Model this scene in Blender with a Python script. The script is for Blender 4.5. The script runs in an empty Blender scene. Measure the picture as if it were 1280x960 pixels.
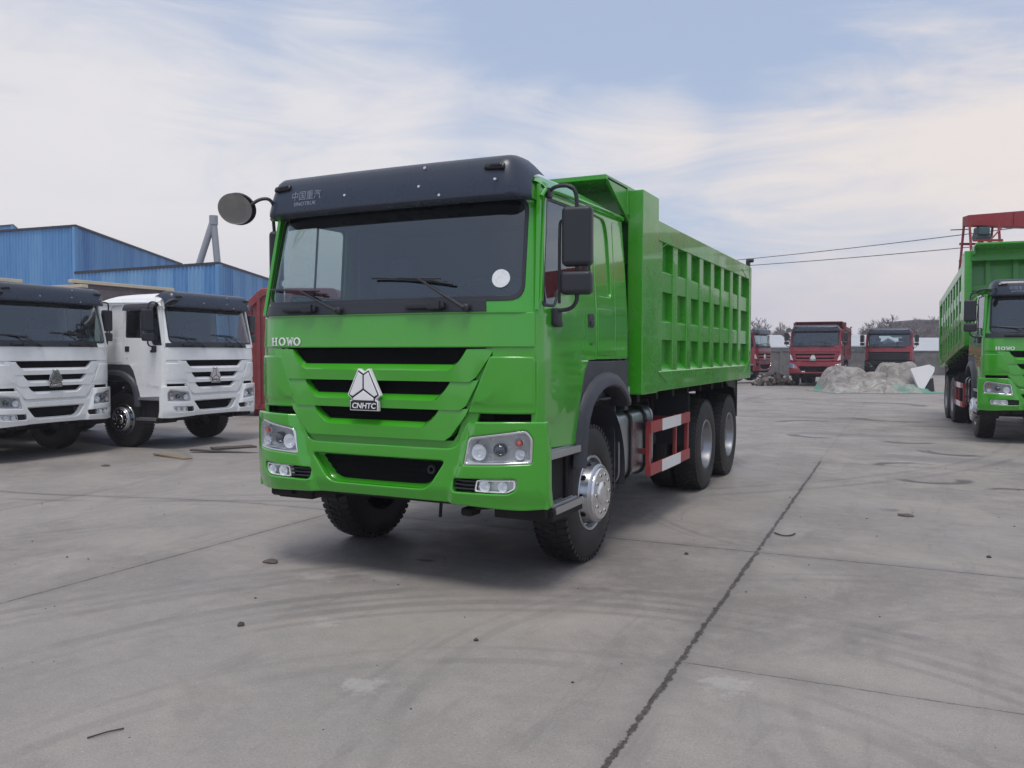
import bpy, bmesh, math, random
from mathutils import Vector, Matrix, noise
random.seed(7)
rad = math.radians
sc = bpy.context.scene
COL = sc.collection

# ------------------------------------------------------------------ camera model (from the photograph's perspective)
CAM = Vector((3.45895, -4.92827, 1.65767))
RV = Vector((0.89944885, 0.4370246, 0.00112857))
UV = Vector((-0.01764893, 0.03374309, 0.9992747))
FV = Vector((-0.43666954, 0.89881639, -0.0380632))
FPX = 1047.056
def at(px, py, d):
    return CAM + d * (FV + RV * ((px - 640) / FPX) - UV * ((py - 480) / FPX))
def gx(px, d):
    p = at(px, 480, d); return Vector((p.x, p.y, 0))

def sstep(a, b, t):
    t = max(0.0, min(1.0, (t - a) / (b - a))); return t * t * (3 - 2 * t)
def ground_z(x, y):
    z = -0.19 * sstep(2.5, 8.0, -x)
    return z

# ------------------------------------------------------------------ materials
MATS = {}
def nt(mat):
    mat.use_nodes = True
    t = mat.node_tree; return t, t.nodes['Principled BSDF']
def setp(b, **k):
    for n, v in k.items():
        n = n.replace('_', ' ')
        if n in b.inputs: b.inputs[n].default_value = v
def mat(name, col, rough=.5, metal=0., spec=.5, coat=0., emit=None, var=0., vscale=6., bump=0., bscale=60., dust=0., rvar=0.):
    if name in MATS: return MATS[name]
    m = bpy.data.materials.new(name); t, b = nt(m); N = t.nodes; L = t.links
    setp(b, Base_Color=(*col, 1), Roughness=rough, Metallic=metal, Specular_IOR_Level=spec, Coat_Weight=coat, Coat_Roughness=.04)
    if emit: b.inputs['Emission Color'].default_value = (*emit, 1); b.inputs['Emission Strength'].default_value = 1
    if var or dust or bump or rvar:
        tc = N.new('ShaderNodeTexCoord')
        ns = N.new('ShaderNodeTexNoise'); ns.inputs['Scale'].default_value = vscale; ns.inputs['Detail'].default_value = 8; ns.inputs['Roughness'].default_value = .62
        L.new(tc.outputs['Object'], ns.inputs['Vector'])
        src = None
        if var:
            mx = N.new('ShaderNodeMix'); mx.data_type = 'RGBA'
            mx.inputs['A'].default_value = (*[c * (1 - var) for c in col], 1); mx.inputs['B'].default_value = (*[min(1, c * (1 + var)) for c in col], 1)
            L.new(ns.outputs['Fac'], mx.inputs['Factor']); src = mx.outputs['Result']
        if dust:
            n2 = N.new('ShaderNodeTexNoise'); n2.inputs['Scale'].default_value = 2.3; n2.inputs['Detail'].default_value = 9; n2.inputs['Roughness'].default_value = .7
            L.new(tc.outputs['Object'], n2.inputs['Vector'])
            mr = N.new('ShaderNodeMapRange'); mr.inputs['From Min'].default_value = .42; mr.inputs['From Max'].default_value = .75; mr.inputs['To Max'].default_value = dust
            L.new(n2.outputs['Fac'], mr.inputs['Value'])
            md = N.new('ShaderNodeMix'); md.data_type = 'RGBA'; md.inputs['A'].default_value = (*col, 1); md.inputs['B'].default_value = (.30, .27, .24, 1)
            if src: L.new(src, md.inputs['A'])
            L.new(mr.outputs['Result'], md.inputs['Factor']); src = md.outputs['Result']
        if src: L.new(src, b.inputs['Base Color'])
        if rvar:
            m2 = N.new('ShaderNodeMapRange'); m2.inputs['From Min'].default_value = .3; m2.inputs['From Max'].default_value = .7
            m2.inputs['To Min'].default_value = max(.02, rough - rvar); m2.inputs['To Max'].default_value = rough + rvar
            L.new(ns.outputs['Fac'], m2.inputs['Value']); L.new(m2.outputs['Result'], b.inputs['Roughness'])
        if bump:
            n3 = N.new('ShaderNodeTexNoise'); n3.inputs['Scale'].default_value = bscale; n3.inputs['Detail'].default_value = 4
            L.new(tc.outputs['Object'], n3.inputs['Vector'])
            bp = N.new('ShaderNodeBump'); bp.inputs['Strength'].default_value = bump; bp.inputs['Distance'].default_value = .01
            L.new(n3.outputs['Fac'], bp.inputs['Height']); L.new(bp.outputs['Normal'], b.inputs['Normal'])
    MATS[name] = m; return m
def glass_mat(name, tint, refl_rough=.02, trans=.7, ior=1.5, gcol=(.9, .95, 1.)):
    if name in MATS: return MATS[name]
    m = bpy.data.materials.new(name); m.use_nodes = True; t = m.node_tree; N = t.nodes; L = t.links; N.clear()
    o = N.new('ShaderNodeOutputMaterial'); mx = N.new('ShaderNodeMixShader'); tr = N.new('ShaderNodeBsdfTransparent'); gl = N.new('ShaderNodeBsdfGlossy'); fr = N.new('ShaderNodeFresnel')
    tr.inputs['Color'].default_value = (*tint, 1); gl.inputs['Roughness'].default_value = refl_rough; gl.inputs['Color'].default_value = (*gcol, 1); fr.inputs['IOR'].default_value = ior
    ge = N.new('ShaderNodeNewGeometry'); iv = N.new('ShaderNodeMath'); iv.operation = 'SUBTRACT'; iv.inputs[0].default_value = 1.; L.new(ge.outputs['Backfacing'], iv.inputs[1]); mu = N.new('ShaderNodeMath'); mu.operation = 'MULTIPLY'; L.new(iv.outputs[0], mu.inputs[0]); L.new(fr.outputs[0], mu.inputs[1]); L.new(mu.outputs[0], mx.inputs[0]); L.new(tr.outputs[0], mx.inputs[1]); L.new(gl.outputs[0], mx.inputs[2]); L.new(mx.outputs[0], o.inputs[0])
    MATS[name] = m; return m

GREEN = mat('green_paint', (.043, .345, .012), .22, coat=1., rvar=.05, vscale=3, bump=.16, bscale=2.2, dust=.08)
GREENB = mat('green_box_paint', (.040, .325, .014), .30, coat=.45, rvar=.12, vscale=2.2, bump=.28, bscale=3.5, dust=.22, var=.14)
WHITE = mat('white_paint', (.84, .85, .86), .30, coat=.5, rvar=.06, dust=.14)
RED = mat('red_paint', (.27, .022, .040), .35, coat=.3, dust=.15)
DRED = mat('dark_red_steel', (.17, .028, .036), .55, dust=.2, var=.15)
BROWN = mat('brown_box_steel', (.10, .075, .085), .6, dust=.35, var=.2)
CREAM = mat('cream_rail_paint', (.55, .48, .36), .5, dust=.2)
VISOR = mat('visor_plastic', (.027, .037, .062), .30, spec=.5, rvar=.07)
BLKP = mat('black_plastic', (.022, .024, .032), .45, bump=.04, bscale=180)
CLAD = mat('arch_plastic', (.034, .037, .050), .48, bump=.05, bscale=160, dust=.12)
BLK = mat('black_gloss', (.010, .010, .013), .22)
DARK = mat('underbody', (.007, .0065, .007), .8, dust=.05)
GRILLE = mat('grille_mesh', (.004, .004, .005), .9, spec=.15)
RUB = mat('tyre_rubber', (.010, .0098, .0105), .55, bump=.12, bscale=90, dust=.08)
CHR = mat('chrome', (.80, .80, .82), .14, 1., rvar=.05, vscale=8)
ALU = mat('rim_aluminium', (.50, .52, .55), .32, 1., rvar=.09, vscale=9, dust=.15)
ALUR = mat('rear_rim_steel', (.30, .31, .34), .38, .9, rvar=.1, vscale=9, dust=.25)
ALUD = mat('tank_aluminium', (.42, .43, .46), .34, 1., rvar=.10, vscale=5, dust=.25, bump=.03, bscale=40)
STEELP = mat('step_aluminium', (.50, .50, .52), .4, 1., dust=.2)
RUST = mat('guard_red', (.33, .035, .04), .42, dust=.2, var=.15)
WGUARD = mat('guard_white', (.72, .72, .72), .45, dust=.15)
ORANGE = mat('orange_lens', (.85, .22, .015), .2, coat=1)
REDL = mat('red_lens', (.60, .10, .07), .2, coat=1)
WTXT = mat('badge_white', (.82, .83, .84), .25, .0, coat=.6)
GTXT = mat('lettering_grey', (.22, .25, .32), .5)
YEL = mat('yellow_sticker', (.8, .5, .02), .5)
SEAT = mat('seat_fabric', (.05, .055, .065), .85)
DASH = mat('dashboard_plastic', (.035, .037, .045), .6)
LINER = mat('cab_liner', (.16, .165, .18), .9)
MIRD = mat('dusty_mirror', (.30, .32, .33), .12, 1., dust=.2)
MIRR = mat('mirror_glass', (.55, .58, .60), .04, 1.)
WGLASS = glass_mat('windshield_glass', (.80, .86, .85), .015, ior=2.05)
SGLASS = glass_mat('side_glass', (.76, .80, .80), .015, ior=2.5)
LENS = glass_mat('lamp_lens', (.96, .97, .98), .02, ior=1.45)
REFL = mat('lamp_reflector', (.94, .95, .96), .22, .4, rvar=.1, vscale=20)
PROJ = mat('projector_lens', (.03, .035, .05), .06, spec=1., coat=1)
STICK = mat('film_sticker', (.72, .74, .76), .35, var=.35, vscale=60)

# ------------------------------------------------------------------ mesh helper
class M:
    def __init__(s): s.bm = bmesh.new(); s.mi = 0; s.n = 0; s.nf = 0
    def _new(s):
        s.bm.verts.ensure_lookup_table(); s.bm.faces.ensure_lookup_table()
        vs = s.bm.verts[s.n:]; fs = s.bm.faces[s.nf:]
        for f in fs: f.material_index = s.mi
        s.n = len(s.bm.verts); s.nf = len(s.bm.faces); return vs
    def mark(s): s.n = len(s.bm.verts); s.nf = len(s.bm.faces)
    def box(s, x0, x1, y0, y1, z0, z1, bev=0., seg=2, mx=None):
        s.mark()
        t = bmesh.new()
        bmesh.ops.create_cube(t, size=1)
        for v in t.verts: v.co = Vector(((x0 + x1) / 2 + v.co.x * (x1 - x0), (y0 + y1) / 2 + v.co.y * (y1 - y0), (z0 + z1) / 2 + v.co.z * (z1 - z0)))
        if bev > 0: bmesh.ops.bevel(t, geom=t.edges[:], offset=min(bev, .45 * min(x1 - x0, y1 - y0, z1 - z0)), segments=seg, profile=.5, affect='EDGES')
        if mx is not None: bmesh.ops.transform(t, matrix=mx, verts=t.verts[:])
        s._merge(t); return s
    def _merge(s, t):
        me = bpy.data.meshes.new('t'); t.to_mesh(me); t.free(); s.mark(); s.bm.from_mesh(me); bpy.data.meshes.remove(me); s._new()
    def hexa(s, pts, bev=0.):
        t = bmesh.new(); v = [t.verts.new(p) for p in pts]
        for f in ((0, 3, 2, 1), (4, 5, 6, 7), (0, 1, 5, 4), (1, 2, 6, 5), (2, 3, 7, 6), (3, 0, 4, 7)): t.faces.new([v[i] for i in f])
        bmesh.ops.recalc_face_normals(t, faces=t.faces[:])
        if bev: bmesh.ops.bevel(t, geom=t.edges[:], offset=bev, segments=2, profile=.5, affect='EDGES')
        s._merge(t); return s
    def tube(s, pts, r, n=8, closed=False, caps=True, radii=None):
        s.mark(); pts = [Vector(p) for p in pts]; rings = []
        k = len(pts); prev = None
        for i, p in enumerate(pts):
            if closed: d = pts[(i + 1) % k] - pts[i - 1]
            else: d = pts[min(i + 1, k - 1)] - pts[max(i - 1, 0)]
            d.normalize()
            if prev is None:
                a = Vector((0, 0, 1)) if abs(d.z) < .9 else Vector((1, 0, 0)); u = d.cross(a).normalized()
            else:
                u = (prev - d * prev.dot(d)); u = u.normalized() if u.length > 1e-6 else d.orthogonal().normalized()
            prev = u; w = d.cross(u); rr = radii[i] if radii else r
            rings.append([s.bm.verts.new(p + (u * math.cos(2 * math.pi * j / n) + w * math.sin(2 * math.pi * j / n)) * rr) for j in range(n)])
        m = k if closed else k - 1
        for i in range(m):
            a, b = rings[i], rings[(i + 1) % k]
            for j in range(n): s.bm.faces.new((a[j], a[(j + 1) % n], b[(j + 1) % n], b[j]))
        if caps and not closed: s.bm.faces.new(rings[0][::-1]); s.bm.faces.new(rings[-1])
        s._new(); return s
    def lathe(s, prof, c=(0, 0, 0), axis='x', n=48, sign=1, a0=0., a1=2 * math.pi):
        # prof: (along axis, radius); revolved about the axis through c
        s.mark(); full = abs(a1 - a0 - 2 * math.pi) < 1e-6; rings = []
        cnt = n if full else n + 1
        for i in range(cnt):
            a = a0 + (a1 - a0) * i / n; ring = []
            for (h, r) in prof:
                h = h * sign
                if axis == 'x': co = (c[0] + h, c[1] + r * math.cos(a), c[2] + r * math.sin(a))
                elif axis == 'y': co = (c[0] + r * math.cos(a), c[1] + h, c[2] + r * math.sin(a))
                else: co = (c[0] + r * math.cos(a), c[1] + r * math.sin(a), c[2] + h)
                ring.append(s.bm.verts.new(co))
            rings.append(ring)
        for i in range(n):
            A = rings[i]; B = rings[(i + 1) % cnt]
            for j in range(len(prof) - 1):
                q = (A[j], A[j + 1], B[j + 1], B[j])
                if (A[j].co - B[j].co).length < 1e-7: q = (A[j], A[j + 1], B[j + 1])
                elif (A[j + 1].co - B[j + 1].co).length < 1e-7: q = (A[j], A[j + 1], B[j])
                try: s.bm.faces.new(q)
                except Exception: pass
        vs = s._new(); return s
    def grid(s, rows, flip=False, closed=False):
        s.mark(); R = [[s.bm.verts.new(p) for p in r] for r in rows]
        for i in range(len(R) - 1):
            w = len(R[i])
            for j in range(w if closed else w - 1):
                q = (R[i][j], R[i][(j + 1) % w], R[i + 1][(j + 1) % w], R[i + 1][j])
                s.bm.faces.new(q[::-1] if flip else q)
        s._new(); return s
    def plate(s, loops, y0, t, bev=.004, cuts=(), planes=(), fn=None, side=None, res=2):
        """loops in (x,z) (front plate, front face at y0) or, with side=x0, in (y,z) (outer face at x0)"""
        cu = bpy.data.curves.new('c', 'CURVE'); cu.dimensions = '2D'; cu.fill_mode = 'BOTH'
        bev = min(bev, t / 2 - .0004)
        cu.extrude = t / 2 - bev; cu.bevel_depth = bev; cu.bevel_resolution = res; cu.offset = -bev
        for lp in loops:
            sp = cu.splines.new('POLY'); sp.points.add(len(lp) - 1)
            for i, p in enumerate(lp): sp.points[i].co = (p[0], p[1], 0, 1)
            sp.use_cyclic_u = True
        ob = bpy.data.objects.new('c', cu); me = bpy.data.meshes.new_from_object(ob)
        tb = bmesh.new(); tb.from_mesh(me); bpy.data.objects.remove(ob); bpy.data.curves.remove(cu); bpy.data.meshes.remove(me)
        bmesh.ops.remove_doubles(tb, verts=tb.verts[:], dist=1e-5)
        for c in cuts: bmesh.ops.bisect_plane(tb, geom=tb.verts[:] + tb.edges[:] + tb.faces[:], plane_co=(c, 0, 0), plane_no=(1, 0, 0))
        for (p, q) in planes:
            d = Vector((q[0] - p[0], q[1] - p[1], 0)); bmesh.ops.bisect_plane(tb, geom=tb.verts[:] + tb.edges[:] + tb.faces[:], plane_co=(p[0], p[1], 0), plane_no=(-d.y, d.x, 0))
        for v in tb.verts:
            a, b, c = v.co
            if side is None: v.co = (a, y0 + t / 2 - c, b)
            else: v.co = (side - t / 2 + c, a, b)
            if fn: v.co = fn(v.co)
        bmesh.ops.recalc_face_normals(tb, faces=tb.faces[:])
        s._merge(tb); return s
    def text(s, txt, size, fn, ext=.002, align='CENTER', sx=1., shear=0., bold=0.):
        cu = bpy.data.curves.new('t', 'FONT'); cu.body = txt; cu.size = size; cu.extrude = ext; cu.align_x = align; cu.align_y = 'CENTER'; cu.shear = shear; cu.offset = bold; cu.resolution_u = 3
        ob = bpy.data.objects.new('t', cu); COL.objects.link(ob)
        dg = bpy.context.evaluated_depsgraph_get(); me = bpy.data.meshes.new_from_object(ob.evaluated_get(dg))
        s.mark(); s.bm.from_mesh(me); vs = s._new()
        bpy.data.objects.remove(ob); bpy.data.curves.remove(cu); bpy.data.meshes.remove(me)
        for v in vs: v.co = fn(v.co.x * sx, v.co.y, v.co.z)
        return s
    def poly(s, pts):
        s.mark(); s.bm.faces.new([s.bm.verts.new(p) for p in pts]); s._new(); return s
    def mirror(s):
        g = s.bm.verts[:] + s.bm.edges[:] + s.bm.faces[:]
        r = bmesh.ops.duplicate(s.bm, geom=g)['geom']
        vs = [e for e in r if isinstance(e, bmesh.types.BMVert)]; fs = [e for e in r if isinstance(e, bmesh.types.BMFace)]
        for v in vs: v.co.x = -v.co.x
        bmesh.ops.reverse_faces(s.bm, faces=fs); s.mark(); return s
    def flipx(s):
        for v in s.bm.verts: v.co.x = -v.co.x
        bmesh.ops.reverse_faces(s.bm, faces=s.bm.faces[:]); return s
    def xform(s, mx): bmesh.ops.transform(s.bm, matrix=mx, verts=s.bm.verts[:]); return s
    def bevel(s, w, ang=25, seg=2):
        es = [e for e in s.bm.edges if len(e.link_faces) == 2 and e.calc_face_angle(0) > rad(ang)]
        bmesh.ops.bevel(s.bm, geom=es, offset=w, segments=seg, profile=.5, affect='EDGES', clamp_overlap=True); s.mark(); return s
    def fn(s, f):
        for v in s.bm.verts: v.co = f(v.co)
        return s
    def cut(s, xs, axis=0):
        no = [0, 0, 0]; no[axis] = 1
        for x in xs:
            co = [0, 0, 0]; co[axis] = x
            bmesh.ops.bisect_plane(s.bm, geom=s.bm.verts[:] + s.bm.edges[:] + s.bm.faces[:], plane_co=co, plane_no=no)
        s.mark(); return s
    def build(s, name, mats, parent=None, smooth=38, wn=True, label=None, recalc=False, loc=None):
        if recalc: bmesh.ops.recalc_face_normals(s.bm, faces=s.bm.faces[:])
        me = bpy.data.meshes.new(name); s.bm.to_mesh(me); s.bm.free()
        for m in (mats if isinstance(mats, (list, tuple)) else [mats]): me.materials.append(m)
        if smooth:
            me.polygons.foreach_set('use_smooth', [True] * len(me.polygons)); me.set_sharp_from_angle(angle=rad(smooth))
        o = bpy.data.objects.new(name, me); COL.objects.link(o)
        if parent: o.parent = parent
        if wn and smooth:
            w = o.modifiers.new('wn', 'WEIGHTED_NORMAL'); w.keep_sharp = True; w.weight = 60
        if label: o['label'] = label
        if loc is not None: o.location = loc
        return o
def rp(pts, r, n=4):
    """round the corners of a polygon; r a number or one per corner"""
    out = []; k = len(pts)
    for i in range(k):
        p0 = Vector(pts[i - 1]); p = Vector(pts[i]); p1 = Vector(pts[(i + 1) % k]); ri = r[i] if isinstance(r, (list, tuple)) else r
        if ri <= 0: out.append(tuple(p)); continue
        a = (p0 - p); b = (p1 - p); ri = min(ri, a.length * .48, b.length * .48)
        A = p + a.normalized() * ri; B = p + b.normalized() * ri
        for j in range(n + 1):
            t = j / n; q = (1 - t) ** 2 * A + 2 * t * (1 - t) * p + t * t * B; out.append(tuple(q))
    return out
def circ(cx, cz, r, n=24, rz=None): return [(cx + r * math.cos(2 * math.pi * i / n), cz + (rz or r) * math.sin(2 * math.pi * i / n)) for i in range(n)]
def mirr(lp): return [(-x, z) for (x, z) in lp][::-1]
def sm(pts, it=2):
    """corner cutting of an open 3D polyline"""
    pts = [Vector(p) for p in pts]
    for _ in range(it):
        q = [pts[0]]
        for a, b in zip(pts[:-1], pts[1:]): q += [a * .75 + b * .25, a * .25 + b * .75]
        pts = q + [pts[-1]]
    return pts
def empty(name, loc, rz=0., label=None, cat=None, group=None, parent=None):
    o = bpy.data.objects.new(name, None); COL.objects.link(o); o.location = loc; o.rotation_euler.z = rz; o.empty_display_size = .3
    if parent: o.parent = parent
    return tag(o, label, cat, group)
def tag(o, label=None, cat=None, group=None, kind=None):
    if label: o['label'] = label
    if cat: o['category'] = cat
    if group: o['group'] = group
    if kind: o['kind'] = kind
    return o

# ------------------------------------------------------------------ the truck
XC = [-1.24, -1.22, -1.19, -1.15, -1.1, -1.05, -1., -.94, -.88, -.8, -.65, -.4, -.2, 0, .2, .4, .65, .8, .88, .94, 1., 1.05, 1.1, 1.15, 1.19, 1.22, 1.24]
def yc(x):
    a = abs(x); return .03 * x * x + .12 * max(0., (a - .88) / .32) ** 2
def wy(z): return .20 * max(0., z - 1.93) / .9
def lean(z): return .055 * max(0., (z - 1.9) / .9) ** 1.15
def front(co): return Vector((co.x, co.y + yc(co.x), co.z))
def bumpf(co):
    a = abs(co.x); y = co.y + .03 * a * a + .15 * max(0., (a - .86) / .39) ** 2
    if co.y < .06:
        xe = .60 + (co.z - .70) / .48 * .17   # slanting crease between centre and lamp wings
        y += .040 * (1 - sstep(xe - .028, xe + .028, a))
        y += .03 * sstep(.74, .60, co.z)
    return Vector((co.x, y, co.z))
def cabside(co): return Vector((co.x - lean(co.z), co.y, co.z))
def cabfront(co): return Vector((co.x * (1 - lean(co.z) / 1.2), co.y + wy(co.z) + yc(co.x) * .95 + .35 * max(0., abs(co.x) - 1.08), co.z))

def wheel(parent, x, y, side, kind, R=.545, W=.29, name='wheel', detail=True):
    """kind front (domed hub) or rear (deep dish); outer face at |x| toward side"""
    w = empty(name, (0, 0, 0), parent=parent); c = (x, y, R); s = side
    t = M()
    rr = .30
    prof = [(0.0 - .03, rr - .02), (0.0, rr + .005), (.012, rr + .035), (.016, rr + .09), (.008, rr + .16), (-.005, R - .045), (-.02, R - .018), (-.045, R), (-W / 2, R + .004), (-W + .045, R), (-W + .02, R - .018), (-W, R - .06), (-W - .01, rr + .1), (-W, rr), (-W + .04, rr - .02)]
    t.lathe(prof, c, 'x', 72 if detail else 36, s)
    if detail:
        for rw in (.17, .20, .215): # moulded rings on the sidewall
            pass
        n = 54; 
        for i in range(n):
            a = 2 * math.pi * i / n
            for (h0, h1, da, sk) in ((-.008, -.085, 0, .10), (-W + .008, -W + .085, .5, -.10), (-.10, -.14, .25, .5), (-W + .10, -W + .14, .75, -.5)):
                aa = a + da * 2 * math.pi / n; mx = Matrix.Translation(c) @ Matrix.Rotation(aa, 4, 'X')
                hw = .62 * math.pi * R / n * .95
                z0, z1 = R - .02, R + .009
                q = []
                for z in (z0, z1):
                    for (h, sg) in ((h0, -1), (h1, -1), (h1, 1), (h0, 1)):
                        zz = z if (abs(h - h0) > 1e-6 or not (h0 == -.008 or h0 == -W + .008)) else z - .014
                        q.append(mx @ Vector((h * s, sg * hw + sk * (h - h0) * .5, zz)))
                t.hexa(q)
    t.build('tyre', RUB, w, wn=False)
    r = M()
    if kind == 'front':
        r.lathe([(-.05, rr - .015), (-.006, rr + .002), (.004, rr - .005), (.0, rr - .022), (-.03, rr - .032), (-.055, rr - .036), (-.062, .255), (-.050, .245), (.045, .236), (.062, .228), (.070, .214), (.072, .20), (.072, .15)], c, 'x', 64, s)
        r.build('rim', ALU, w, wn=False)
        hb = M(); hb.lathe([(.066, .208), (.078, .206), (.086, .198), (.088, .15), (.086, .095), (.098, .088), (.104, .07), (.106, 0.)], c, 'x', 48, s)
        for i in range(10):
            a = 2 * math.pi * i / 10
            hb.lathe([(.080, .016), (.092, .015), (.096, .010), (.097, 0)], (c[0], c[1] + .150 * math.cos(a), c[2] + .150 * math.sin(a)), 'x', 8, s)
        hb.build('hub_cap', CHR, w, wn=False)
        k = M()
        for i in range(10):
            a = 2 * math.pi * (i + .5) / 10; mx = Matrix.Translation(c) @ Matrix.Rotation(a, 4, 'X')
            # oval hand holes in the sloping disc
            ring = []
            for j in range(14):
                b = 2 * math.pi * j / 14; zz = .2275 + .0; 
                hh = .002 + .022 * math.sin(b); rad_ = .236 + .009 * (.045 - hh) / .095 + .0015
                ring.append(mx @ Vector((hh * s, .024 * math.cos(b), rad_ + .0015)))
            k.poly(ring)
        for i in range(10):
            a = 2 * math.pi * i / 10
            k.lathe([(.0975, .011), (.0985, 0)], (c[0], c[1] + .150 * math.cos(a), c[2] + .150 * math.sin(a)), 'x', 8, s)
        k.build('hand_hole', BLK, w, smooth=0, label=None)
    else:
        r.lathe([(-.05, rr - .015), (-.006, rr + .002), (.004, rr - .005), (.0, rr - .022), (-.02, rr - .032), (-.12, rr - .042), (-.145, .235), (-.15, .20), (-.135, .17), (-.13, .11), (-.10, .105), (-.06, .10), (-.05, .085), (-.048, 0)], c, 'x', 48, s)
        for i in range(10):
            a = 2 * math.pi * i / 10
            r.lathe([(-.14, .018), (-.11, .016), (-.108, 0)], (c[0], c[1] + .15 * math.cos(a), c[2] + .15 * math.sin(a)), 'x', 7, s)
        r.build('rim', ALUR, w, wn=False)
    return w

def make_truck(name, loc, rot, label, cat, group, paint, box='ribbed', boxpaint=None, tilt=0., style='new', top_rail=None, detail=True, guards=True, letters=True, sticker=False, door_visor=False, boxh=0., lettering_mat=None, mtilt=22, mrot=8):
    root = empty(name, loc, rot, label, cat, group)
    P = paint; BP = boxpaint or paint
    ox = -.035  # grille group sits a little off centre
    # ---------------- hood and grille
    m = M(); m.plate([rp([(-1.165, 1.688), (1.165, 1.688), (1.16, 1.925), (-1.16, 1.925)], .012, 2)], 0, .035, .009, XC, fn=lambda c: front(c) + Vector((0, .018 * (c.z - 1.68) / .24, 0)))
    hood = m.build('hood', P, root)
    if letters:
        m = M(); lx = -1.005; H = .062; Y = 1.703 + .0
        def put(loops): m.plate(loops, -.003, .004, .0006, res=1, fn=lambda c: front(c) + Vector((0, -.0005, 0)))
        w_ = .075; st = .016; sf = .007
        def sbar(x): return [(x - st / 2, Y), (x + st / 2, Y), (x + st / 2, Y + H), (x - st / 2, Y + H)]
        x = lx
        put([sbar(x + .018)]); put([sbar(x + .060)]); put([[(x + .026, Y + H * .45), (x + .052, Y + H * .45), (x + .052, Y + H * .58), (x + .026, Y + H * .58)]])
        for sx in (.018, .060):
            for zz in (Y, Y + H - sf): put([[(x + sx - .016, zz), (x + sx + .016, zz), (x + sx + .016, zz + sf), (x + sx - .016, zz + sf)]])
        for xx in (.124, .272): put([circ(lx + xx, Y + H / 2, .036, 20, H / 2 + .001), circ(lx + xx, Y + H / 2, .019, 16, H / 2 - .008)])
        x = lx + .165
        put([[(x, Y + H), (x + .028, Y + H), (x + .028, Y + H - sf), (x + .021, Y + H - sf), (x + .028, Y + .022), (x + .036, Y + H * .8), (x + .044, Y + H * .8), (x + .050, Y + .022), (x + .058, Y + H - sf), (x + .050, Y + H - sf), (x + .050, Y + H), (x + .074, Y + H), (x + .074, Y + H - sf), (x + .068, Y + H - sf), (x + .056, Y), (x + .048, Y), (x + .039, Y + H * .5), (x + .030, Y), (x + .022, Y), (x + .006, Y + H - sf), (x, Y + H - sf)]])
        m.build('hood_lettering', lettering_mat or WTXT, root, wn=False)
    # grille tiers
    def tier(zt, zl, zr, zb, wo_t, wo_b, ws_t, ws_b):
        sx = [(-wo_t, zt + .015, .008), (-ws_t - .012, zt + .012, .008), (-ws_t + .012, zt - .02, .018), (-ws_b - .018, zl + .022, .03), (-ws_b + .02, zl, .034)]
        T = [(x, y, z) for x, z, y in sx]; T = T + [(-x, y, z) for x, y, z in T[::-1]]
        dz = zl - zr
        rx = [(-wo_t + .02, zt - .03, 0.), (-ws_t - .0 + .008, zt - .032, 0.), (-ws_t + .035, zt - .065, -.004), (-ws_b + .012, zr + .012, -.008), (-ws_b + .05, zr, -.010)]
        Rr = [(x, y, z) for x, z, y in rx]; Rr = Rr + [(-x, y, z) for x, y, z in Rr[::-1]]
        n = len(T)
        def lerp(i): 
            f = i / (n - 1)
            return (-wo_b + .0) + 2 * wo_b * f
        bx = [-wo_b, -wo_b + .04, -ws_b - .06, -ws_b - .0, -ws_b + .05]; bx = bx + [-b for b in bx[::-1]]
        B = [(x, (.004 if abs(x) > wo_b - .02 else -.006), zb + (.03 if abs(x) > wo_b - .02 else 0)) for x in bx]
        C = [(x, .06, z + .004) for x, y, z in B]; T0 = [(x, .07, z - .004) for x, y, z in T]
        mm = M(); rows = [T0, T, Rr, B, C]
        rows = [[(r[0][0], .07, r[0][2])] + r + [(r[-1][0], .07, r[-1][2])] for r in rows]
        mm.grid(rows, flip=True); mm.bevel(.005, 14, 2); mm.cut([c for c in XC if abs(c) < .93 and abs(c) < wo_t - .02])
        mm.fn(lambda c: front(c) + Vector((ox, 0, 0)))
        return mm
    m = M(); m.box(-.93 + ox, .93 + ox, .07, .09, 1.20, 1.70); m.box(-.62, .60, .07, .09, 1.0, 1.198); m.plate([[(-1.15, .72), (1.15, .72), (1.15, 1.69), (-1.15, 1.69)]], .10, .01, .002, XC, fn=front)
    m.build('grille_backing', GRILLE, root, smooth=0)
    if style == 'new':
        gr = tier(1.665, 1.572, 1.530, 1.456, .945, .815, .735, .655).build('grille_bar', P, root, recalc=True)
        tier(1.452, 1.362, 1.322, 1.262, .835, .74, .615, .54).build('grille_bar', P, root, recalc=True)
        tier(1.258, 1.172, 1.135, 1.052, .76, .625, .525, .44).build('grille_bar', P, root, recalc=True)
        for s in (1, -1):
            m = M(); m.plate([[(.60, 1.01), (.72, 1.01), (.80, 1.25), (.98, 1.69), (.85, 1.69)]], .030, .03, .003, XC, fn=front)
            if s < 0: m.flipx()
            m.build('grille_side', P, root)
        # air deflector panels at the cab corners
        for s in (1, -1):
            m = M(); lp = rp([(.885, 1.632), (1.165, 1.628), (1.17, 1.243), (.715, 1.243)], [.02, .02, .02, .02], 3)
            m.plate([lp], -.006, .045, .014, XC, planes=[((.7, 1.30), (1.2, 1.30)), ((.7, 1.33), (1.2, 1.33))], fn=lambda c: front(c) + Vector((0, .014 * sstep(1.33, 1.30, c.z), 0)))
            m.plate([[(.90, 1.62), (1.168, 1.62), (1.168, 1.70), (.90, 1.70)]], .012, .02, .004, XC, fn=front)
            if s < 0: m.flipx()
            m.build('corner_panel', P, root)
        m = M(); m.plate([rp([(-.63, .985), (.63, .985), (.70, 1.2), (.60, 1.05), (-.60, 1.05), (-.70, 1.2)], .0)], .03, .03, .004, XC, fn=front); m.build('lower_panel', P, root)
    elif style == 'red':
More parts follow.
